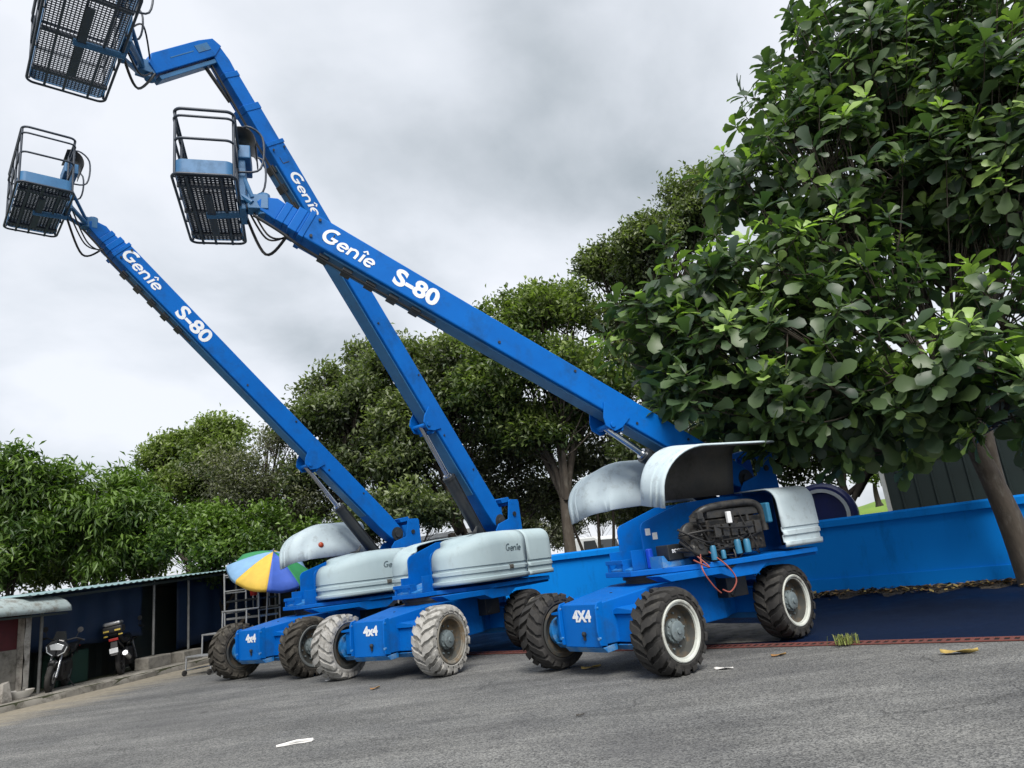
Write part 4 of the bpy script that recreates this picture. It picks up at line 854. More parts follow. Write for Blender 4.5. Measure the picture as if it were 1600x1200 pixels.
    if box:
        q = MB(); q.box(-1.10, -.70, -.21, .21, 1.00, 1.16); tb = q.build('top_case', BIKEM, r, bevel=.04)
        q = MB(); q.box(-1.08, -.72, -.19, .19, 1.165, 1.26); q.build('case_lid', SILV, tb, bevel=.045)
        for sy in (-1, 1): q = MB(); q.box(-1.115, -1.101, *sorted((sy * .06, sy * .18)), 1.04, 1.075); q.build('case_reflector', LENSY, tb)
        q = MB(); q.box(-1.0, -.8, -.08, .08, .95, .999); q.build('case_rack', BIKEM, tb)
    return r
b1_ = at(74, 1084, PZ); b2_ = at(188, 1056, PZ)
d1 = Vector((.35, -.94, 0)); d2 = Vector((-.30, .95, 0))
motorcycle('black motorcycle facing the yard with its headlamp showing, beside the hut', (b1_.x - d1.x * .7, b1_.y - d1.y * .7, PZ), math.atan2(d1.y, d1.x), False, True)
motorcycle('black motorcycle with silver lidded top case, seen from behind', (b2_.x + d2.x * .75, b2_.y + d2.y * .75, PZ), math.atan2(d2.y, d2.x), True, False)

# ------------------------------------------------------------------ mobile steps and scaffold under the umbrella
c0 = at(315, 1054, 0); dS = Vector((.42, .91, 0)).normalized(); aS = math.atan2(dS.y, dS.x)
st_ = thing('mobile_steps', 'low aluminium mobile steps on castors in front of the scaffold', 'steps', c0, aS)
for i, (x, z) in enumerate(((0, .42), (.45, .85), (1.05, 1.32))):
    q = MB(); q.box(x - .10, x + .30, -.42, .42, z - .035, z); q.build('tread', ALU, st_, bevel=.008)
    for sy in (-.40, .40):
        q = MB(); q.tube([(x - .08, sy, z - .035), (x - .10, sy, max(.10, z - .48)), ], .020, 8); q.build('leg', ALU, st_, smooth=60)
for sy in (-.40, .40):
    q = MB(); q.tube([(-.10, sy, .12), (1.5, sy, .12)], .018, 8); q.build('base_rail', ALU, st_, smooth=60)
    for x in (-.10, 1.45):
        q = MB(); q.lathe([(0, -.02), (.06, -.02), (.065, 0), (.06, .02), (0, .02)], 16, Tr(x - .03, sy, .065)); q.box(x - .05, x - .01, sy - .03, sy + .03, .07, .125); q.build('castor', RUB, st_, smooth=40, fix=True)
sc0 = aty(378, 1000, 19.5)
sc = thing('scaffold', 'narrow aluminium access scaffold standing behind the mobile steps', 'scaffold', (sc0.x, sc0.y, 0), aS)
for x in (0, .75):
    for sy in (-.62, .62):
        q = MB(); q.tube([(x, sy, .0), (x, sy, 2.28)], .026, 10); q.build('upright', ALU, sc, smooth=60)
        q = MB(); q.lathe([(.034, 0), (.034, .06)], 10, Tr(x, sy, 1.25), 'z'); q.build('coupler', BLACK, sc, smooth=60)
for z in (.55, 1.28, 1.80, 2.22):
    for x in (0, .75): q = MB(); q.tube([(x, -.62, z), (x, .62, z)], .019, 8); q.build('ledger', ALU, sc, smooth=60)
    for sy in (-.62, .62): q = MB(); q.tube([(0, sy, z - .05), (.75, sy, z - .05)], .019, 8); q.build('ledger', ALU, sc, smooth=60)
for z in (1.05, 1.50): q = MB(); q.box(.03, .72, -.60, .60, z, z + .05); q.build('deck_board', ALU if z < 1.2 else BLACK, sc, bevel=.006)
for sy in (-.25, .2, .35): q = MB(); q.tube([(.75, sy, 1.30), (.75, sy, 2.22)], .016, 8); q.build('rung_post', ALU, sc, smooth=60)
o = MB(Tr(*(sc0 + dS * .36 + Vector((-dS.y, dS.x, 0)) * -.12)) @ Tr(0, 0, 1.101)); o.lathe([(0, 0), (.11, 0), (.15, .26), (.155, .27), (.135, .26), (.10, .02), (0, .02)], 22, axis='z'); o = o.build('bucket', RED, None, smooth=40, fix=True)
tag(o, 'small red plastic bucket standing on the scaffold deck', 'bucket')
# ------------------------------------------------------------------ umbrella
ua = aty(427, 862, 19.0); ub = aty(412, 921, 19.0)
um = thing('garden_umbrella', 'large tilted garden umbrella with blue, yellow and green panels behind the left lift', 'umbrella', (ub.x, ub.y, 0))
axis = Vector((.36, -.42, 1)).normalized(); apex = ua - um.location
u0 = axis.orthogonal().normalized(); u1 = axis.cross(u0)
def upt(a_, t): rad = 1.10 * t ** .92; return apex + (u0 * math.cos(a_) + u1 * math.sin(a_)) * rad - axis * (.50 * t ** 1.25)
camdir = (Vector(cC) - ua).normalized(); a_cam = math.atan2(camdir.dot(u1), camdir.dot(u0))
order = [VINYLW, VINYLY, VINYLB, VINYLG, VINYLW, VINYLY, VINYLB, VINYLG]
for k_ in range(8):
    a0 = a_cam + R(22.5) + (k_ - 2.5) * math.pi / 4; q = MB(); P = []
    for i in range(7):
        t = i / 6; row = []
        for j in range(7):
            f_ = j / 6; sag = math.sin(f_ * math.pi) * .05 * t
            p_ = upt(a0, t).lerp(upt(a0 + math.pi / 4, t), f_) - axis * sag * (.6 + 1.0 * t); row.append(p_)
        P.append(row)
    e_ = [p_ - axis * .10 for p_ in P[-1]]; P.append(e_); q.grid(P)
    q.build('panel', order[k_], um, smooth=60, solid=.004)
    q = MB(); q.tube([apex - axis * .02, upt(a0, .5) - axis * .015, upt(a0, 1.) - axis * .01], .008, 6); q.build('rib', ALU, um)
q = MB(); q.tube([apex + axis * .08, apex - axis * .9, Vector((0, 0, .3)), Vector((0, 0, 0))], .022, 10); q.build('pole', ALU, um, smooth=60)

# ------------------------------------------------------------------ behind the wall
def truck(loc, rz):
    r = thing('lorry', 'small white flatbed lorry parked beyond the blue wall', 'lorry', loc, rz); r.scale = (1.2, 1.2, 1.2)
    q = MB(); q.prism([(0, .45), (0, 1.25), (.22, 2.05), (.40, 2.15), (1.45, 2.17), (1.50, 2.05), (1.50, .45)], -.85, .85, 'y'); cb_ = q.build('cab', TRUCKW, r, bevel=.05, fix=True)
    q = MB(); q.prism([(.035, 1.30), (.225, 1.98), (.19, 1.98), (.0, 1.30)], -.74, .74, 'y'); q.build('windscreen', GLASS, cb_, fix=True)
    for sy in (-1, 1):
        q = MB(); q.prism([(.16, 1.30), (.36, 1.98), (.98, 2.0), (1.02, 1.28)], sy * .851, sy * .862, 'y'); q.build('side_window', GLASS, cb_, fix=True)
        q = MB(); q.box(-.12, -.04, *sorted((sy * .95, sy * 1.07)), 1.45, 1.75); q.tube([(-.02, sy * .80, 1.8), (-.08, sy * 1.0, 1.75)], .012, 6); q.build('wing_mirror', BLACK, cb_, bevel=.01)
        q = MB(); q.box(1.12, 1.25, *sorted((sy * .855, sy * .875)), 1.15, 1.19); q.build('door_handle', BLACK, cb_)
        q = MB(); q.lathe([(0, 0), (.09, 0), (.09, .02), (0, .02)], 14, Tr(-.02, sy * .62, .80), 'x'); q.build('headlamp', LENS, cb_, fix=True)
        for x in (.55, 3.7):
            q = MB(); q.lathe([(0, -.10), (.22, -.10), (.36, -.11), (.38, -.08), (.38, .08), (.36, .11), (.22, .10), (0, .10)], 26, Tr(x, sy * .72, .38)); q.build('wheel', RUB, r, smooth=40, fix=True)
    q = MB(); q.box(1.6, 5.0, -.9, .9, .78, .90); bd = q.build('load_bed', ALU, r)
    q = MB(); q.box(1.58, 1.66, -.9, .9, .901, 2.0); q.build('headboard', TRUCKW, bd, bevel=.01)
    for sy in (-1, 1):
        q = MB(); q.box(1.67, 5.0, *sorted((sy * .88, sy * .92)), .901, 1.35); q.build('side_gate', ALU, bd, bevel=.01)
    q = MB(); q.box(.3, 4.9, -.35, .35, .5, .70); q.build('chassis', BLACK, r)
tp = aty(948, 850, 40); tdir = -td
truck((tp.x + .3, tp.y, .15), math.atan2(tdir.y, tdir.x))
vp_ = aty(705, 850, 27)
vn = thing('box_van', 'white box body of a van showing over the wall between the left and middle lifts', 'van', (vp_.x, vp_.y, .28), rotT)
q = MB(); q.box(-2.2, 2.0, -.95, .95, .55, 2.62); q.prism([(-.97, 2.621), (.97, 2.621), (.75, 2.80), (-.75, 2.80)], -2.2, 2.0, 'x'); bx_ = q.build('box_body', TRUCKW, vn, bevel=.04)
q = MB(); q.box(-2.21, 2.01, -.962, -.951, 2.46, 2.52); q.build('gutter_line', BLACK, bx_)
q = MB(); q.prism([(2.05, .5), (2.05, 2.0), (2.7, 1.95), (3.1, 1.3), (3.5, 1.15), (3.5, .5)], -.85, .85, 'y'); cb_ = q.build('cab', TRUCKW, vn, bevel=.05, fix=True)
q = MB(); q.prism([(2.75, 1.90), (3.1, 1.34), (3.12, 1.36), (2.78, 1.92)], -.75, .75, 'y'); q.build('windscreen', GLASS, cb_, fix=True)
for x in (-1.4, 2.8):
    for sy in (-.75, .75): q = MB(); q.lathe([(0, -.1), (.3, -.1), (.33, 0), (.3, .1), (0, .1)], 22, Tr(x, sy, .33)); q.build('wheel', RUB, vn, smooth=40, fix=True)
# dark blue drum with a pale hoop
dp = aty(1284, 790, 17.3)
dm = thing('drum_tank', 'dark navy drum tank with a pale ring behind the wall', 'tank', (dp.x, dp.y, .28), rotT + R(12))
q = MB(); q.lathe([(0, .05), (.50, .05), (.52, -.02), (.66, 0), (.74, .12), (.76, .35), (.76, 1.25), (.62, 1.5), (0, 1.5)], 36, Tr(0, -.5, 1.62)); dd_ = q.build('drum_shell', NAVY, dm, smooth=40, fix=True)
q = MB(); q.lathe([(.52, -.05), (.60, -.05), (.60, .02), (.52, .02)], 36, Tr(0, -.52, 1.62), closed=True); q.build('pale_hoop', PALET, dd_, smooth=40, fix=True)
for y in (-.2, .9): q = MB(); q.prism([(-.7, 0), (.7, 0), (.5, 1.05), (-.5, 1.05)], y, y + .12, 'y'); q.build('cradle', BLACK, dm, fix=True)
# dark green clad building with pale corner trim
bp_ = aty(1392, 785, 19.5)
bl = thing('clad_building', 'dark green sheet clad building with a pale corner strip behind the wall at the right', 'building', (bp_.x, bp_.y, .28), rotT)
q = MB(); q.box(0, 14, 0, 8, 0, 4.2); wv = q.build('wall', DKGREEN, bl)
q = MB(); q.box(-.10, -.005, -.10, .10, 0, 4.2); q.build('corner_trim', PALET, bl)
for i in range(34): q = MB(); q.box(.3 + i * .4, .34 + i * .4, -.03, -.002, .02, 4.15); q.build('rib', DKGREEN, wv)
q = MB(); q.prism([(-.4, 4.2), (8.4, 4.2), (8.4, 4.35), (-.4, 5.0)], -.3, 14.2, 'x'); q.build('roof', DKGREEN, bl, fix=True)

# ================================================================== trees
def fast_mesh(name, V, F, mats, tint=None, mi=None, smooth=False):
    V = np.asarray(V, np.float32).reshape(-1, 3); F = np.asarray(F, np.int32); n, k_ = F.shape
    me = bpy.data.meshes.new(name); me.vertices.add(len(V)); me.vertices.foreach_set('co', V.ravel())
    me.loops.add(n * k_); me.loops.foreach_set('vertex_index', F.ravel())
    me.polygons.add(n); me.polygons.foreach_set('loop_start', np.arange(0, n * k_, k_, dtype=np.int32)); me.polygons.foreach_set('loop_total', np.full(n, k_, np.int32))
    for m in mats: me.materials.append(m)
    if mi is not None: me.polygons.foreach_set('material_index', np.asarray(mi, np.int32))
    if tint is not None:
        a_ = me.attributes.new('tint', 'FLOAT', 'POINT'); a_.data.foreach_set('value', np.asarray(tint, np.float32))
    if smooth: me.polygons.foreach_set('use_smooth', np.ones(n, bool))
    me.update(); me.validate(); return me
def unit(v): return v / np.maximum(np.linalg.norm(v, axis=-1, keepdims=True), 1e-9)
def limb_path(a, b, bend, n=7):
    a, b = np.asarray(a, float), np.asarray(b, float); t = np.linspace(0, 1, n)[:, None]
    mid = (a + b) / 2 + np.array([0, 0, -1.]) * bend * np.linalg.norm(b - a) * .5 + rng.normal(0, .06, 3) * np.linalg.norm(b - a)
    return (1 - t) ** 2 * a + 2 * t * (1 - t) * mid + t * t * b
def leaf_quads(cent, axis, nrm, ln, wd, fold=.25):
    """folded rhombic leaves: base, left, tip, right"""
    side = unit(np.cross(nrm, axis)); ln = ln[:, None]; wd = wd[:, None]
    base = cent - axis * ln * .5; tip = cent + axis * ln * .5 - nrm * ln * .12
    l = cent + side * wd * .5 + nrm * wd * fold; r = cent - side * wd * .5 + nrm * wd * fold
    V = np.stack([base, l, tip, r], 1).reshape(-1, 3); i = np.arange(len(cent))[:, None] * 4
    return V, np.concatenate([i + np.array([[0, 2, 1]]), i + np.array([[0, 3, 2]])])
def sample_lobe(n, c, r, flat=.85, shell=.45):
    u = unit(rng.normal(0, 1, (n, 3))); rad = (shell + (1 - shell) * rng.random(n) ** .6)
    lump = 1 + .16 * np.sin(u[:, 0] * 5 + c[0]) * np.sin(u[:, 1] * 6 + c[1]) + .10 * np.sin(u[:, 2] * 9)
    return np.asarray(c) + u * (rad * lump * r)[:, None] * np.array([1, 1, flat]), u
def tree(name, label, group, base, lobes, trunk_r, leafmat, leaf=(.20, .095), per=46, dens=9., crad=.42, bark=None, droop=.0, tint0=.35, forkz=None, stems=1, dark_low=0.):
    """lobes: (px, py, depth, radius in m); base: (x, y, z)"""
    bark = bark or BARKD
    r = thing(name, label, 'tree', base, 0, group); b0 = Vector(base)
    L = [(np.array(aty(x, y, Y)) - np.array(b0), rad) for (x, y, Y, rad) in lobes]
    topc = sum(c * rad for c, rad in L) / sum(rad for c, rad in L)
    fork = np.array([topc[0] * .45, topc[1] * .45, forkz or max(1.2, topc[2] * .42)])
    t = MB()
    for s_ in range(stems):
        off = np.array([rng.normal(0, .35), rng.normal(0, .25), 0]) * (stems > 1); f2 = fork + off * 2.5 + np.array([0, 0, rng.normal(0, .3)]) * (stems > 1)
        P = limb_path(off * .6, f2, .0, 8); rads = np.linspace(trunk_r * 1.25, trunk_r * .72, 8); rads[0] *= 1.35
        t.tube([tuple(p) for p in P], list(rads), 10)
    t.build('trunk', bark, r, smooth=70)
    limbs = MB(); CL = []; 
    for c, rad in L:
        P = limb_path(fork + rng.normal(0, .1, 3), c + np.array([0, 0, rad * .35]), .08, 9); limbs.tube([tuple(p) for p in P], list(np.linspace(trunk_r * .6, trunk_r * .12, 9)), 7)
        pl_, ul_ = [], []
        for q_ in range(6):                                            # clumps with gaps between them
            d_ = unit(rng.normal(0, 1, 3)) * np.array([1, 1, .8]); rs = rad * rng.uniform(.34, .58)
            pp, uu = sample_lobe(max(4, int(dens * rs ** 2 * 4)), c + d_ * (rad - rs * .75), rs, .7, .35); pl_.append(pp); ul_.append(unit(uu * .6 + d_ * .6))
        pts = np.concatenate(pl_); u = np.concatenate(ul_); n = len(pts); CL.append((pts, u))
        for i in range(0, n, 3):
            j = rng.integers(3, 9); a_ = P[j]; q = limb_path(a_, pts[i], .15, 5); limbs.tube([tuple(p) for p in q], list(np.linspace(trunk_r * .16, .008, 5)), 4, caps=False)
    limbs.build('branches', bark, r, smooth=70)
    pts = np.concatenate([p for p, u in CL]); u = np.concatenate([u for p, u in CL]); n = len(pts)
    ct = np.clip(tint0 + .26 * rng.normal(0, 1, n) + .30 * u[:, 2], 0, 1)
    k_ = per; N_ = n * k_
    cen = np.repeat(pts, k_, 0) + rng.normal(0, 1, (N_, 3)) * crad * .55 * np.array([1, 1, .75])
    out_ = unit(np.repeat(u, k_, 0) + rng.normal(0, .7, (N_, 3))); axis = unit(out_ + rng.normal(0, .5, (N_, 3)) + np.array([0, 0, -droop]))
    nrm = unit(np.array([0, 0, 1.]) + .6 * rng.normal(0, 1, (N_, 3)) + .35 * out_); nrm = unit(nrm - axis * np.sum(nrm * axis, 1, keepdims=True))
    sz = rng.uniform(.7, 1.25, N_)
    V, F = leaf_quads(cen, axis, nrm, leaf[0] * sz, leaf[1] * sz)
    tint = np.clip(np.repeat(np.repeat(ct, k_) + rng.normal(0, .13, N_), 4), 0, 1)
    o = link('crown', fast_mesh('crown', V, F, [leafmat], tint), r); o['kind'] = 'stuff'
    return r
LM_DARK = leaf_mat('leaf_dark_olive', (.040, .058, .028), (.21, .25, .110), .36, .40)
LM_GREY = leaf_mat('leaf_greyish', (.048, .056, .036), (.20, .21, .13), .34)
LM_MID = leaf_mat('leaf_mid_green', (.042, .070, .024), (.23, .29, .090), .36, .40)
LM_BRIGHT = leaf_mat('leaf_fresh_green', (.030, .066, .013), (.145, .235, .040), .28)
LM_FIG = leaf_mat('fig_leaf', (.032, .060, .038), (.32, .46, .13), .34, .44)
G1 = 'trees growing beyond the wall'
def gb(px, Y): v = aty(px, 860, Y); return (v.x, v.y, .28)
tree('broadleaf_tree', 'tall loose crowned tree between the big leaved fig and the highest boom', G1, gb(1010, 26), [(1050, 340, 26, 2.0), (1000, 400, 25, 1.9), (940, 440, 26, 1.5), (1060, 470, 26, 2.2), (980, 520, 25, 2.1), (1090, 290, 27, 1.4), (1110, 600, 26, 2.2), (1180, 680, 25, 1.8)], .26, LM_DARK, per=42, dens=9.5)
tree('broadleaf_tree', 'olive green tree with a round crown right of the middle boom', G1, gb(892, 23), [(850, 520, 23, 1.9), (800, 500, 24, 1.3), (890, 480, 24, 1.4), (780, 590, 23, 1.9), (880, 610, 22.5, 1.9), (940, 600, 24, 1.6), (840, 680, 23.5, 1.5)], .20, LM_MID, per=44, dens=9.5, tint0=.3, bark=BARK)
tree('broadleaf_tree', 'dense tree standing directly behind the middle boom', G1, gb(742, 24), [(690, 590, 24, 1.7), (640, 580, 24, 1.4), (730, 640, 24, 1.7), (660, 670, 23.5, 1.7), (610, 640, 24.5, 1.5), (700, 560, 25, 1.3)], .17, LM_DARK, per=44, dens=9.5, stems=3, forkz=2.6)
tree('broadleaf_tree', 'dark round crowned tree left of the middle boom', G1, gb(588, 24.5), [(560, 620, 24.5, 1.9), (500, 650, 25, 1.5), (540, 690, 24, 1.9), (600, 720, 23.5, 1.6), (480, 720, 24.5, 1.4), (570, 570, 25.5, 1.1), (500, 600, 25.5, .9)], .20, LM_DARK, per=44, dens=9.5, stems=2, forkz=2.4)
tree('thinning_tree', 'greyish thinning tree behind the left boom', G1, gb(420, 25), [(420, 720, 25, 1.7), (380, 760, 25, 1.6), (440, 780, 24.5, 1.6), (350, 740, 25.5, 1.2), (440, 690, 26, 1.0), (500, 790, 25, 1.3)], .16, LM_GREY, leaf=(.13, .06), per=36, dens=7., tint0=.35)
tree('broadleaf_tree', 'round topped green tree standing between the left trees and the left boom', G1, gb(300, 30), [(290, 720, 30, 2.0), (250, 730, 30, 1.6), (340, 700, 30, 1.6), (300, 690, 31, 1.4), (225, 760, 30, 1.4), (330, 770, 30, 1.8)], .22, LM_MID, per=44, dens=9.5, tint0=.5)
G2 = 'fresh green trees behind the shed'
def gl(px, Y): v = aty(px, 930, Y); return (v.x, v.y, PZ)
tree('mango_tree', 'bright green spreading tree with long leaves behind the shed roof', G2, gl(140, 22.5), [(150, 790, 22.5, 1.6), (90, 770, 22, 1.2), (200, 800, 22.5, 1.3), (140, 850, 22, 1.5), (60, 830, 22, 1.2), (210, 860, 23, 1.1)], .12, LM_BRIGHT, leaf=(.30, .075), per=34, dens=8, droop=.5, tint0=.45, stems=3, forkz=1.5)
tree('mango_tree', 'long leaved green tree cut by the left edge of the picture', G2, gl(10, 21), [(30, 730, 21, .9), (0, 760, 21, 1.2), (10, 830, 21, 1.4), (-40, 800, 21, 1.3), (30, 880, 21, 1.2)], .10, LM_BRIGHT, leaf=(.30, .075), per=34, dens=8, droop=.5, tint0=.3, stems=2, forkz=1.6)
tree('leafy_shrub', 'fresh green bushy shrub between the shed roof and the raised far cover', G2, gl(330, 22.5), [(330, 830, 22.5, 1.0), (290, 820, 23, .9), (390, 820, 23, 1.1), (430, 850, 22.5, .9), (270, 850, 22.5, .9), (480, 850, 24, 1.0), (340, 870, 22, .9)], .07, LM_BRIGHT, leaf=(.17, .085), per=40, dens=15, tint0=.4, stems=4, forkz=1.1)
G3 = 'shrubs behind the wall'
tree('dark_shrub', 'dark twiggy shrub under the middle boom behind the wall', G3, gb(650, 22), [(640, 790, 22, .9), (590, 800, 23, .9), (690, 790, 23, .8), (560, 830, 23, .9)], .06, LM_DARK, per=30, dens=9, stems=4, forkz=1.5)
tree('broadleaf_tree', 'dark evergreen tree behind the wall under the overhanging fig', G1, gb(1300, 20.5), [(1260, 610, 20.5, 1.3), (1340, 600, 20.5, 1.2), (1420, 600, 20.5, 1.3), (1190, 630, 21, 1.2), (1490, 620, 20, 1.0), (1400, 660, 21, .8)], .14, LM_DARK, per=44, dens=8.)
tree('dark_shrub', 'dense dark understorey behind the wall between the middle and right hand lifts', G3, gb(800, 25), [(800, 700, 25, 1.4), (760, 760, 25, 1.1), (850, 770, 25.5, 1.0), (720, 740, 26, 1.2), (960, 640, 25, 1.4), (1000, 790, 26, .8)], .07, LM_GREY, per=36, dens=9, stems=4, forkz=3.0)
tree('dark_shrub', 'thin dark understorey beneath the olive green tree', G3, gb(930, 24), [(930, 700, 25, 1.3), (990, 720, 25, 1.3), (860, 740, 26, 1.1), (1040, 700, 26, 1.2), (760, 730, 26, 1.2)], .06, LM_GREY, per=34, dens=8, stems=3, forkz=3.2)
tree('dark_shrub', 'dark understorey behind the raised cover of the right hand lift', G3, gb(1180, 22), [(1180, 700, 22, 1.4), (1240, 680, 22, 1.3), (1120, 690, 23, 1.3), (1290, 690, 22.5, 1.0), (1260, 735, 23, .8), (1060, 660, 23, 1.2), (1340, 680, 22, .7), (1010, 690, 22.5, 1.0)], .07, LM_DARK, per=34, dens=9, stems=3, forkz=3.0)
for (px0, Y0, lab, lb) in ((470, 29, 'low dark bush behind the wall at the foot of the left boom', [(440, 820, 29, 1.0), (500, 820, 29, 1.1), (550, 800, 30, 1.1)]), (620, 30, 'low dark bush behind the wall between the two left hand booms', [(600, 800, 30, 1.2), (650, 790, 30, 1.1), (700, 790, 31, 1.2)]),
        (800, 31, 'low dark bush beyond the wall right of the middle boom foot', [(770, 790, 31, 1.2), (820, 815, 31, 1.0), (865, 780, 32, 1.1), (900, 775, 32, .9)]), (1010, 30, 'low dark bush beyond the wall behind the raised far cover', [(985, 790, 33, 1.0), (1020, 770, 32, 1.3), (1070, 760, 31, 1.1)]), (925, 48, 'far pale bush on the horizon beyond the white lorry', [(860, 825, 48, 1.6), (905, 805, 48, 1.7), (955, 800, 48, 1.7), (1000, 800, 48, 1.6)]), (60, 24, 'low leafy bush filling the gap under the long leaved trees', [(20, 880, 24, 1.0), (80, 880, 24, 1.0), (150, 880, 25, 1.0), (220, 880, 25, .9)])):
    b_ = gb(px0, Y0); tree('dark_shrub', lab, G3, b_, lb, .05, LM_GREY if px0 > 700 else LM_DARK if px0 > 100 else LM_MID, per=36, dens=12, stems=3, forkz=1.2)
v_ = aty(1372, 780, 41)
tree('small_tree', 'small pale tree on the bright grass mound seen through the gap', G1, (v_.x, v_.y, v_.z - .4), [(1360, 735, 41, 1.3), (1385, 725, 41, 1.1), (1335, 730, 41, 1.0)], .14, LM_MID, per=30, dens=7, tint0=.5, forkz=1.3)

# ------------------------------------------------------------------ fiddle leaf fig at the right
tb_ = W(WN - .45, -1.05, .27)
fig = thing('fiddle_leaf_fig', 'large fiddle leaf fig tree with big leathery leaves at the right', 'tree', tb_)
def fp(x, y, Y): return np.array(aty(x, y, Y)) - np.array(tb_)
FL = [(1400, 150, 12.6, 2.3), (1330, 60, 12.8, 1.6), (1540, 60, 12.0, 2.2), (1225, 190, 12.6, 1.1), (1290, 270, 12.2, 1.6), (1450, 290, 12.0, 1.8), (1170, 290, 12.4, .9), (1590, 220, 11.0, 1.6),
      (1190, 420, 11.5, 1.2), (1090, 450, 11.8, 1.0), (1010, 520, 11.6, .75), (1120, 540, 11.3, 1.0), (1230, 520, 10.9, 1.0), (1340, 470, 11.0, .95), (1290, 600, 10.4, .8), (1400, 590, 10.2, .8), (1500, 580, 9.8, .9), (1580, 620, 9.6, .8), (1200, 620, 10.9, .7), (1570, 480, 10.4, .8), (1300, 380, 11.8, 1.1), (1590, 330, 11.0, 1.0), (1500, 180, 11.6, 1.6), (1420, 400, 12.2, .9), (1350, 640, 10.6, .6), (1080, 610, 11.2, .6), (1460, 650, 10.4, .5), (1240, 660, 11.5, .8), (1330, 680, 11.6, .6), (1150, 640, 11.7, .7), (1430, 690, 11.8, .6), (1050, 570, 12.2, .8)]
tm_ = MB()
fork = fp(1510, 670, 12.3)
tm_.tube([tuple(p) for p in spline([(0, 0, -.3), tuple(fork * .45 + np.array([.05, 0, 0])), tuple(fork)], 5)], list(np.linspace(.25, .13, 11)), 14)
tm_.tube([tuple(p) for p in spline([tuple(fork * .35), tuple(fork * .8 + np.array([.35, .2, .3])), tuple(fp(1530, 560, 12.6)), tuple(fp(1510, 440, 12.6))], 6)], list(np.linspace(.13, .07, 19)), 10)
tm_.build('trunk', BARK, fig, smooth=70)
bm2 = MB(); ros = []; lcen = [(fp(x, y, Y), rad) for (x, y, Y, rad) in FL]
for (c, rad) in lcen:
    P = limb_path(fork + rng.normal(0, .08, 3), c, .25, 9); bm2.tube([tuple(p) for p in P], list(np.linspace(.085, .025, 9)), 7)
    n = int(27 * rad ** 2) + 7; pts, u = sample_lobe(n, c, rad, .9, .50)
    for i in range(n):
        a_ = P[rng.integers(4, 9)]; q = limb_path(a_, pts[i], .2, 5); bm2.tube([tuple(p) for p in q], list(np.linspace(.016, .008, 5)), 5, caps=False)
        ros.append((pts[i], unit(u[i] * .7 + np.array([0, 0, .75]) + rng.normal(0, .2, 3)), u[i][2]))
bm2.build('branches', BARK, fig, smooth=70)
# one leaf: obovate blade, keeled along the midrib, drooping towards the tip, wavy edge
TS = np.array([0, .10, .30, .52, .75, .92, 1.]); WS = np.array([.015, .10, .17, .20, .30, .22, .02])
def leaf_template(wave):
    v = []
    for i, t in enumerate(TS):
        z = -.30 * t * t + .05 * t; wv = .05 * math.sin(i * 2.3 + wave)
        v += [(t, WS[i], z + .22 * WS[i] + wv * WS[i] * 3), (t, 0, z), (t, -WS[i], z + .22 * WS[i] - wv * WS[i] * 3)]
    f = []
    for i in range(len(TS) - 1):
        a_, b = i * 3, i * 3 + 3; f += [(a_, a_ + 1, b + 1, b), (a_ + 1, a_ + 2, b + 2, b + 1)]
    return np.array(v), np.array(f)
LT = [leaf_template(w_) for w_ in (0., 1.7, 3.9)]
leaves = []
for (p0, ax_, uz) in ros:
    young = rng.random() < .20 + .30 * max(0, uz); n = rng.integers(8, 13)
    e1 = unit(np.cross(ax_, rng.normal(0, 1, 3))); e2 = np.cross(ax_, e1)
    for i in range(n):
        ph = i * 2.4 + rng.normal(0, .25); f_ = i / n; elev = R(62) * (1 - f_) - R(25) * f_ + rng.normal(0, .15)
        rad_ = e1 * math.cos(ph) + e2 * math.sin(ph); d_ = unit(rad_ * math.cos(elev) + ax_ * math.sin(elev))
        nn = unit(ax_ * math.cos(elev) - rad_ * math.sin(elev) + rng.normal(0, .18, 3)); nn = unit(nn - d_ * (nn @ d_)); sd_ = np.cross(nn, d_)
        ln = rng.uniform(.19, .44) * (.62 if (young and f_ < .35) else 1.)
        tint = (.75 + .25 * rng.random() if f_ < .5 else .25) if young else np.clip(.09 + .09 * rng.normal(), 0, .36)
        leaves.append((p0 - ax_ * .16 * f_ + d_ * .04, np.stack([d_, sd_, nn], 1) * ln, tint, rng.integers(0, 3)))
pos = np.array([l[0] for l in leaves]) + np.array(tb_); px_ = topx(pos); vis = (px_[:, 0] > 10) & (px_[:, 0] < 1590) & (px_[:, 1] > 10) & (px_[:, 1] < 900)
dist = np.where(vis, px_[:, 2], 1e9) / np.array([np.linalg.norm(l[1][:, 0]) for l in leaves]); pick = set(np.argsort(dist)[:300].tolist())
lv = {}
for w_ in range(3):
    for q in range(4):
        T_, F_ = LT[w_]; lv[(w_, q)] = fast_mesh('leaf', T_, F_, [LM_FIG], np.full(len(T_), (.06, .2, .42, .8)[q]), smooth=True)
VV, FF, TT_ = [], [], []; nb = 0
for i, (p0, M3, tint, w_) in enumerate(leaves):
    if i in pick:
        ob = link('leaf', lv[(int(w_), 0 if tint < .13 else 1 if tint < .3 else 2 if tint < .6 else 3)], fig)
        ob.matrix_local = Matrix(((*M3[0], p0[0]), (*M3[1], p0[1]), (*M3[2], p0[2]), (0, 0, 0, 1)))
    else:
        T_, F_ = LT[w_]; VV.append(T_ @ M3.T + p0); FF.append(F_ + nb); TT_.append(np.full(len(T_), tint)); nb += len(T_)
o = link('foliage', fast_mesh('foliage', np.concatenate(VV), np.concatenate(FF), [LM_FIG], np.concatenate(TT_), smooth=True), fig); o['kind'] = 'stuff'

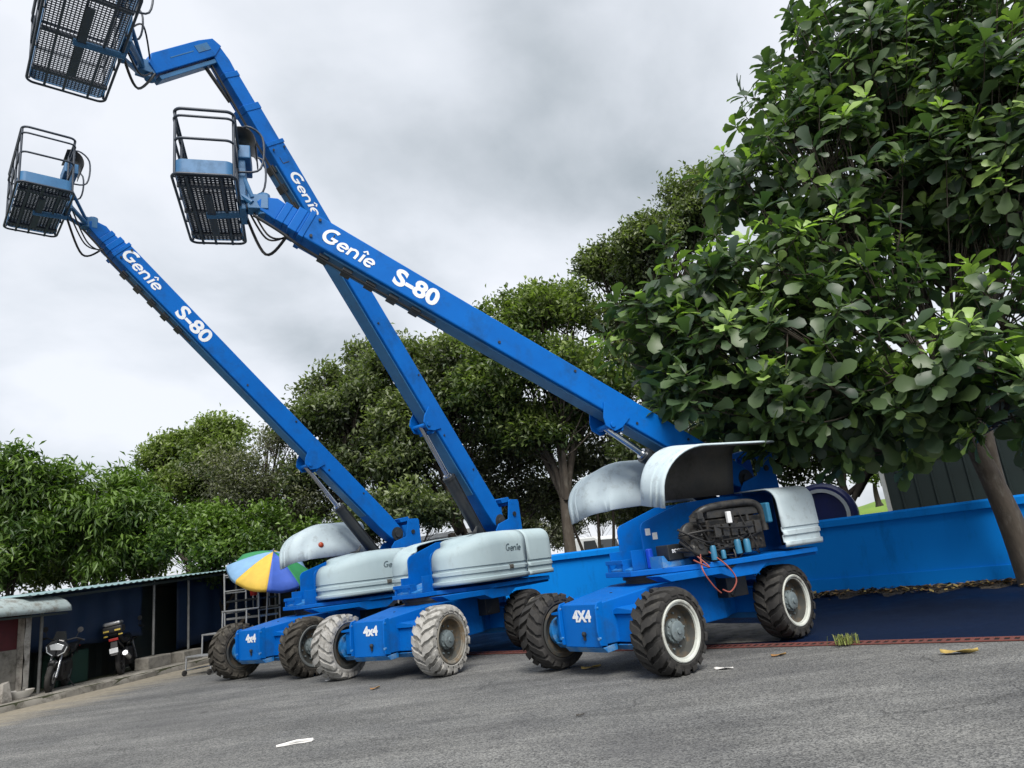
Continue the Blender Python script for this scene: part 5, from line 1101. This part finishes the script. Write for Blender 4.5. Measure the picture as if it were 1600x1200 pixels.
# ================================================================== small things on the ground
def dry_leaf(px, py, ln, rz, m, label, curl=.5):
    p = at(px, py, 0); p.z = gz(p.x, p.y); q = MB(); P = []
    for i in range(9):
        t = i / 8; w_ = .42 * math.sin(math.pi * min(1, t * .93 + .04)) ** .8; P.append([((t - .5) * ln, w_ * ln * s_ * .5, ln * (curl * (.35 * (t - .5) ** 2 + .45 * (s_ * w_) ** 2) + .05 * math.sin(5 * t + 2 * s_)) + .012) for s_ in (-1, -.5, 0, .5, 1)])
    q.grid(P); o = q.build('fallen_leaf', m, None, smooth=70, solid=.003); o.location = p; o.rotation_euler = (0, 0, rz); tag(o, label, 'leaf', 'fallen leaves on the asphalt'); return o
dry_leaf(924, 1045, .30, .3, DRYLEAFY, 'curled yellow brown fallen leaf between the front wheels of the nearest lift', .9)
dry_leaf(1500, 1022, .38, -.4, DRYLEAFY, 'large curled yellow leaf right of the grass tuft, beside the drain', 1.0)
dry_leaf(1217, 1025, .22, .2, DRYLEAF, 'tan fallen leaf left of the grass tuft, just in front of the drain', .6)
dry_leaf(1131, 1046, .24, -.5, PAPER, 'thin pale fallen leaf beside the nearest front wheel', .3)
dry_leaf(586, 1077, .20, 1.0, DRYLEAF, 'orange brown fallen leaf in front of the whitened tyres', .8)
dry_leaf(515, 1064, .15, .2, PAPER, 'tiny white scrap-like leaf in front of the far lift', .2)
dry_leaf(872, 1026, .22, .8, DRYLEAF, 'reddish fallen leaf under the far front tyre of the nearest lift', .7)
dry_leaf(907, 1119, .09, .3, SOIL, 'small dark leaf on the open asphalt right of the white scrap', .6)
p = at(463, 1163, 0); q = MB()
pl = [(-.20, -.015), (-.10, -.02), (0, .0), (.08, -.03), (.16, -.01), (.18, .05), (.12, .07), (.05, .045), (-.06, .03), (-.18, .005)]
q.prism(pl, .006, .012, 'z'); q.tube([(-.2, 0, .012), (0, .02, .03), (.17, .03, .02)], .012, 6); o = q.build('paper_scrap', PAPER, None, fix=True); o.location = p; o.rotation_euler = (0, 0, .25); tag(o, 'crumpled white scrap of paper on the asphalt in the foreground', 'litter')
gp = at(1322, 1010, 0); q = MB(); hr = random.Random(3)
for i in range(90):
    a_ = hr.uniform(0, 6.3); l_ = hr.uniform(.06, .19); x, y = hr.gauss(0, .07), hr.gauss(0, .05); d_ = Vector((math.cos(a_), math.sin(a_), 0)); s_ = Vector((-d_.y, d_.x, 0)) * .006; b0 = Vector((x, y, .03)); le = hr.uniform(.2, .9)
    m1 = b0 + d_ * l_ * le * .4 + Vector((0, 0, l_ * .7)); e1_ = b0 + d_ * l_ * le + Vector((0, 0, l_ * (1.05 - le * .6)))
    q.add([b0 - s_, b0 + s_, m1 + s_, m1 - s_, e1_], [(0, 1, 2, 3), (3, 2, 4)])
o = q.build('grass_tuft', mat('tuft_green', (.13, .19, .03), .7, c2=(.20, .20, .06), scale=20), None); o.location = (gp.x, gp.y, 0); o['kind'] = 'stuff'; tag(o, 'tuft of yellowish green grass growing out of the drain', 'grass')
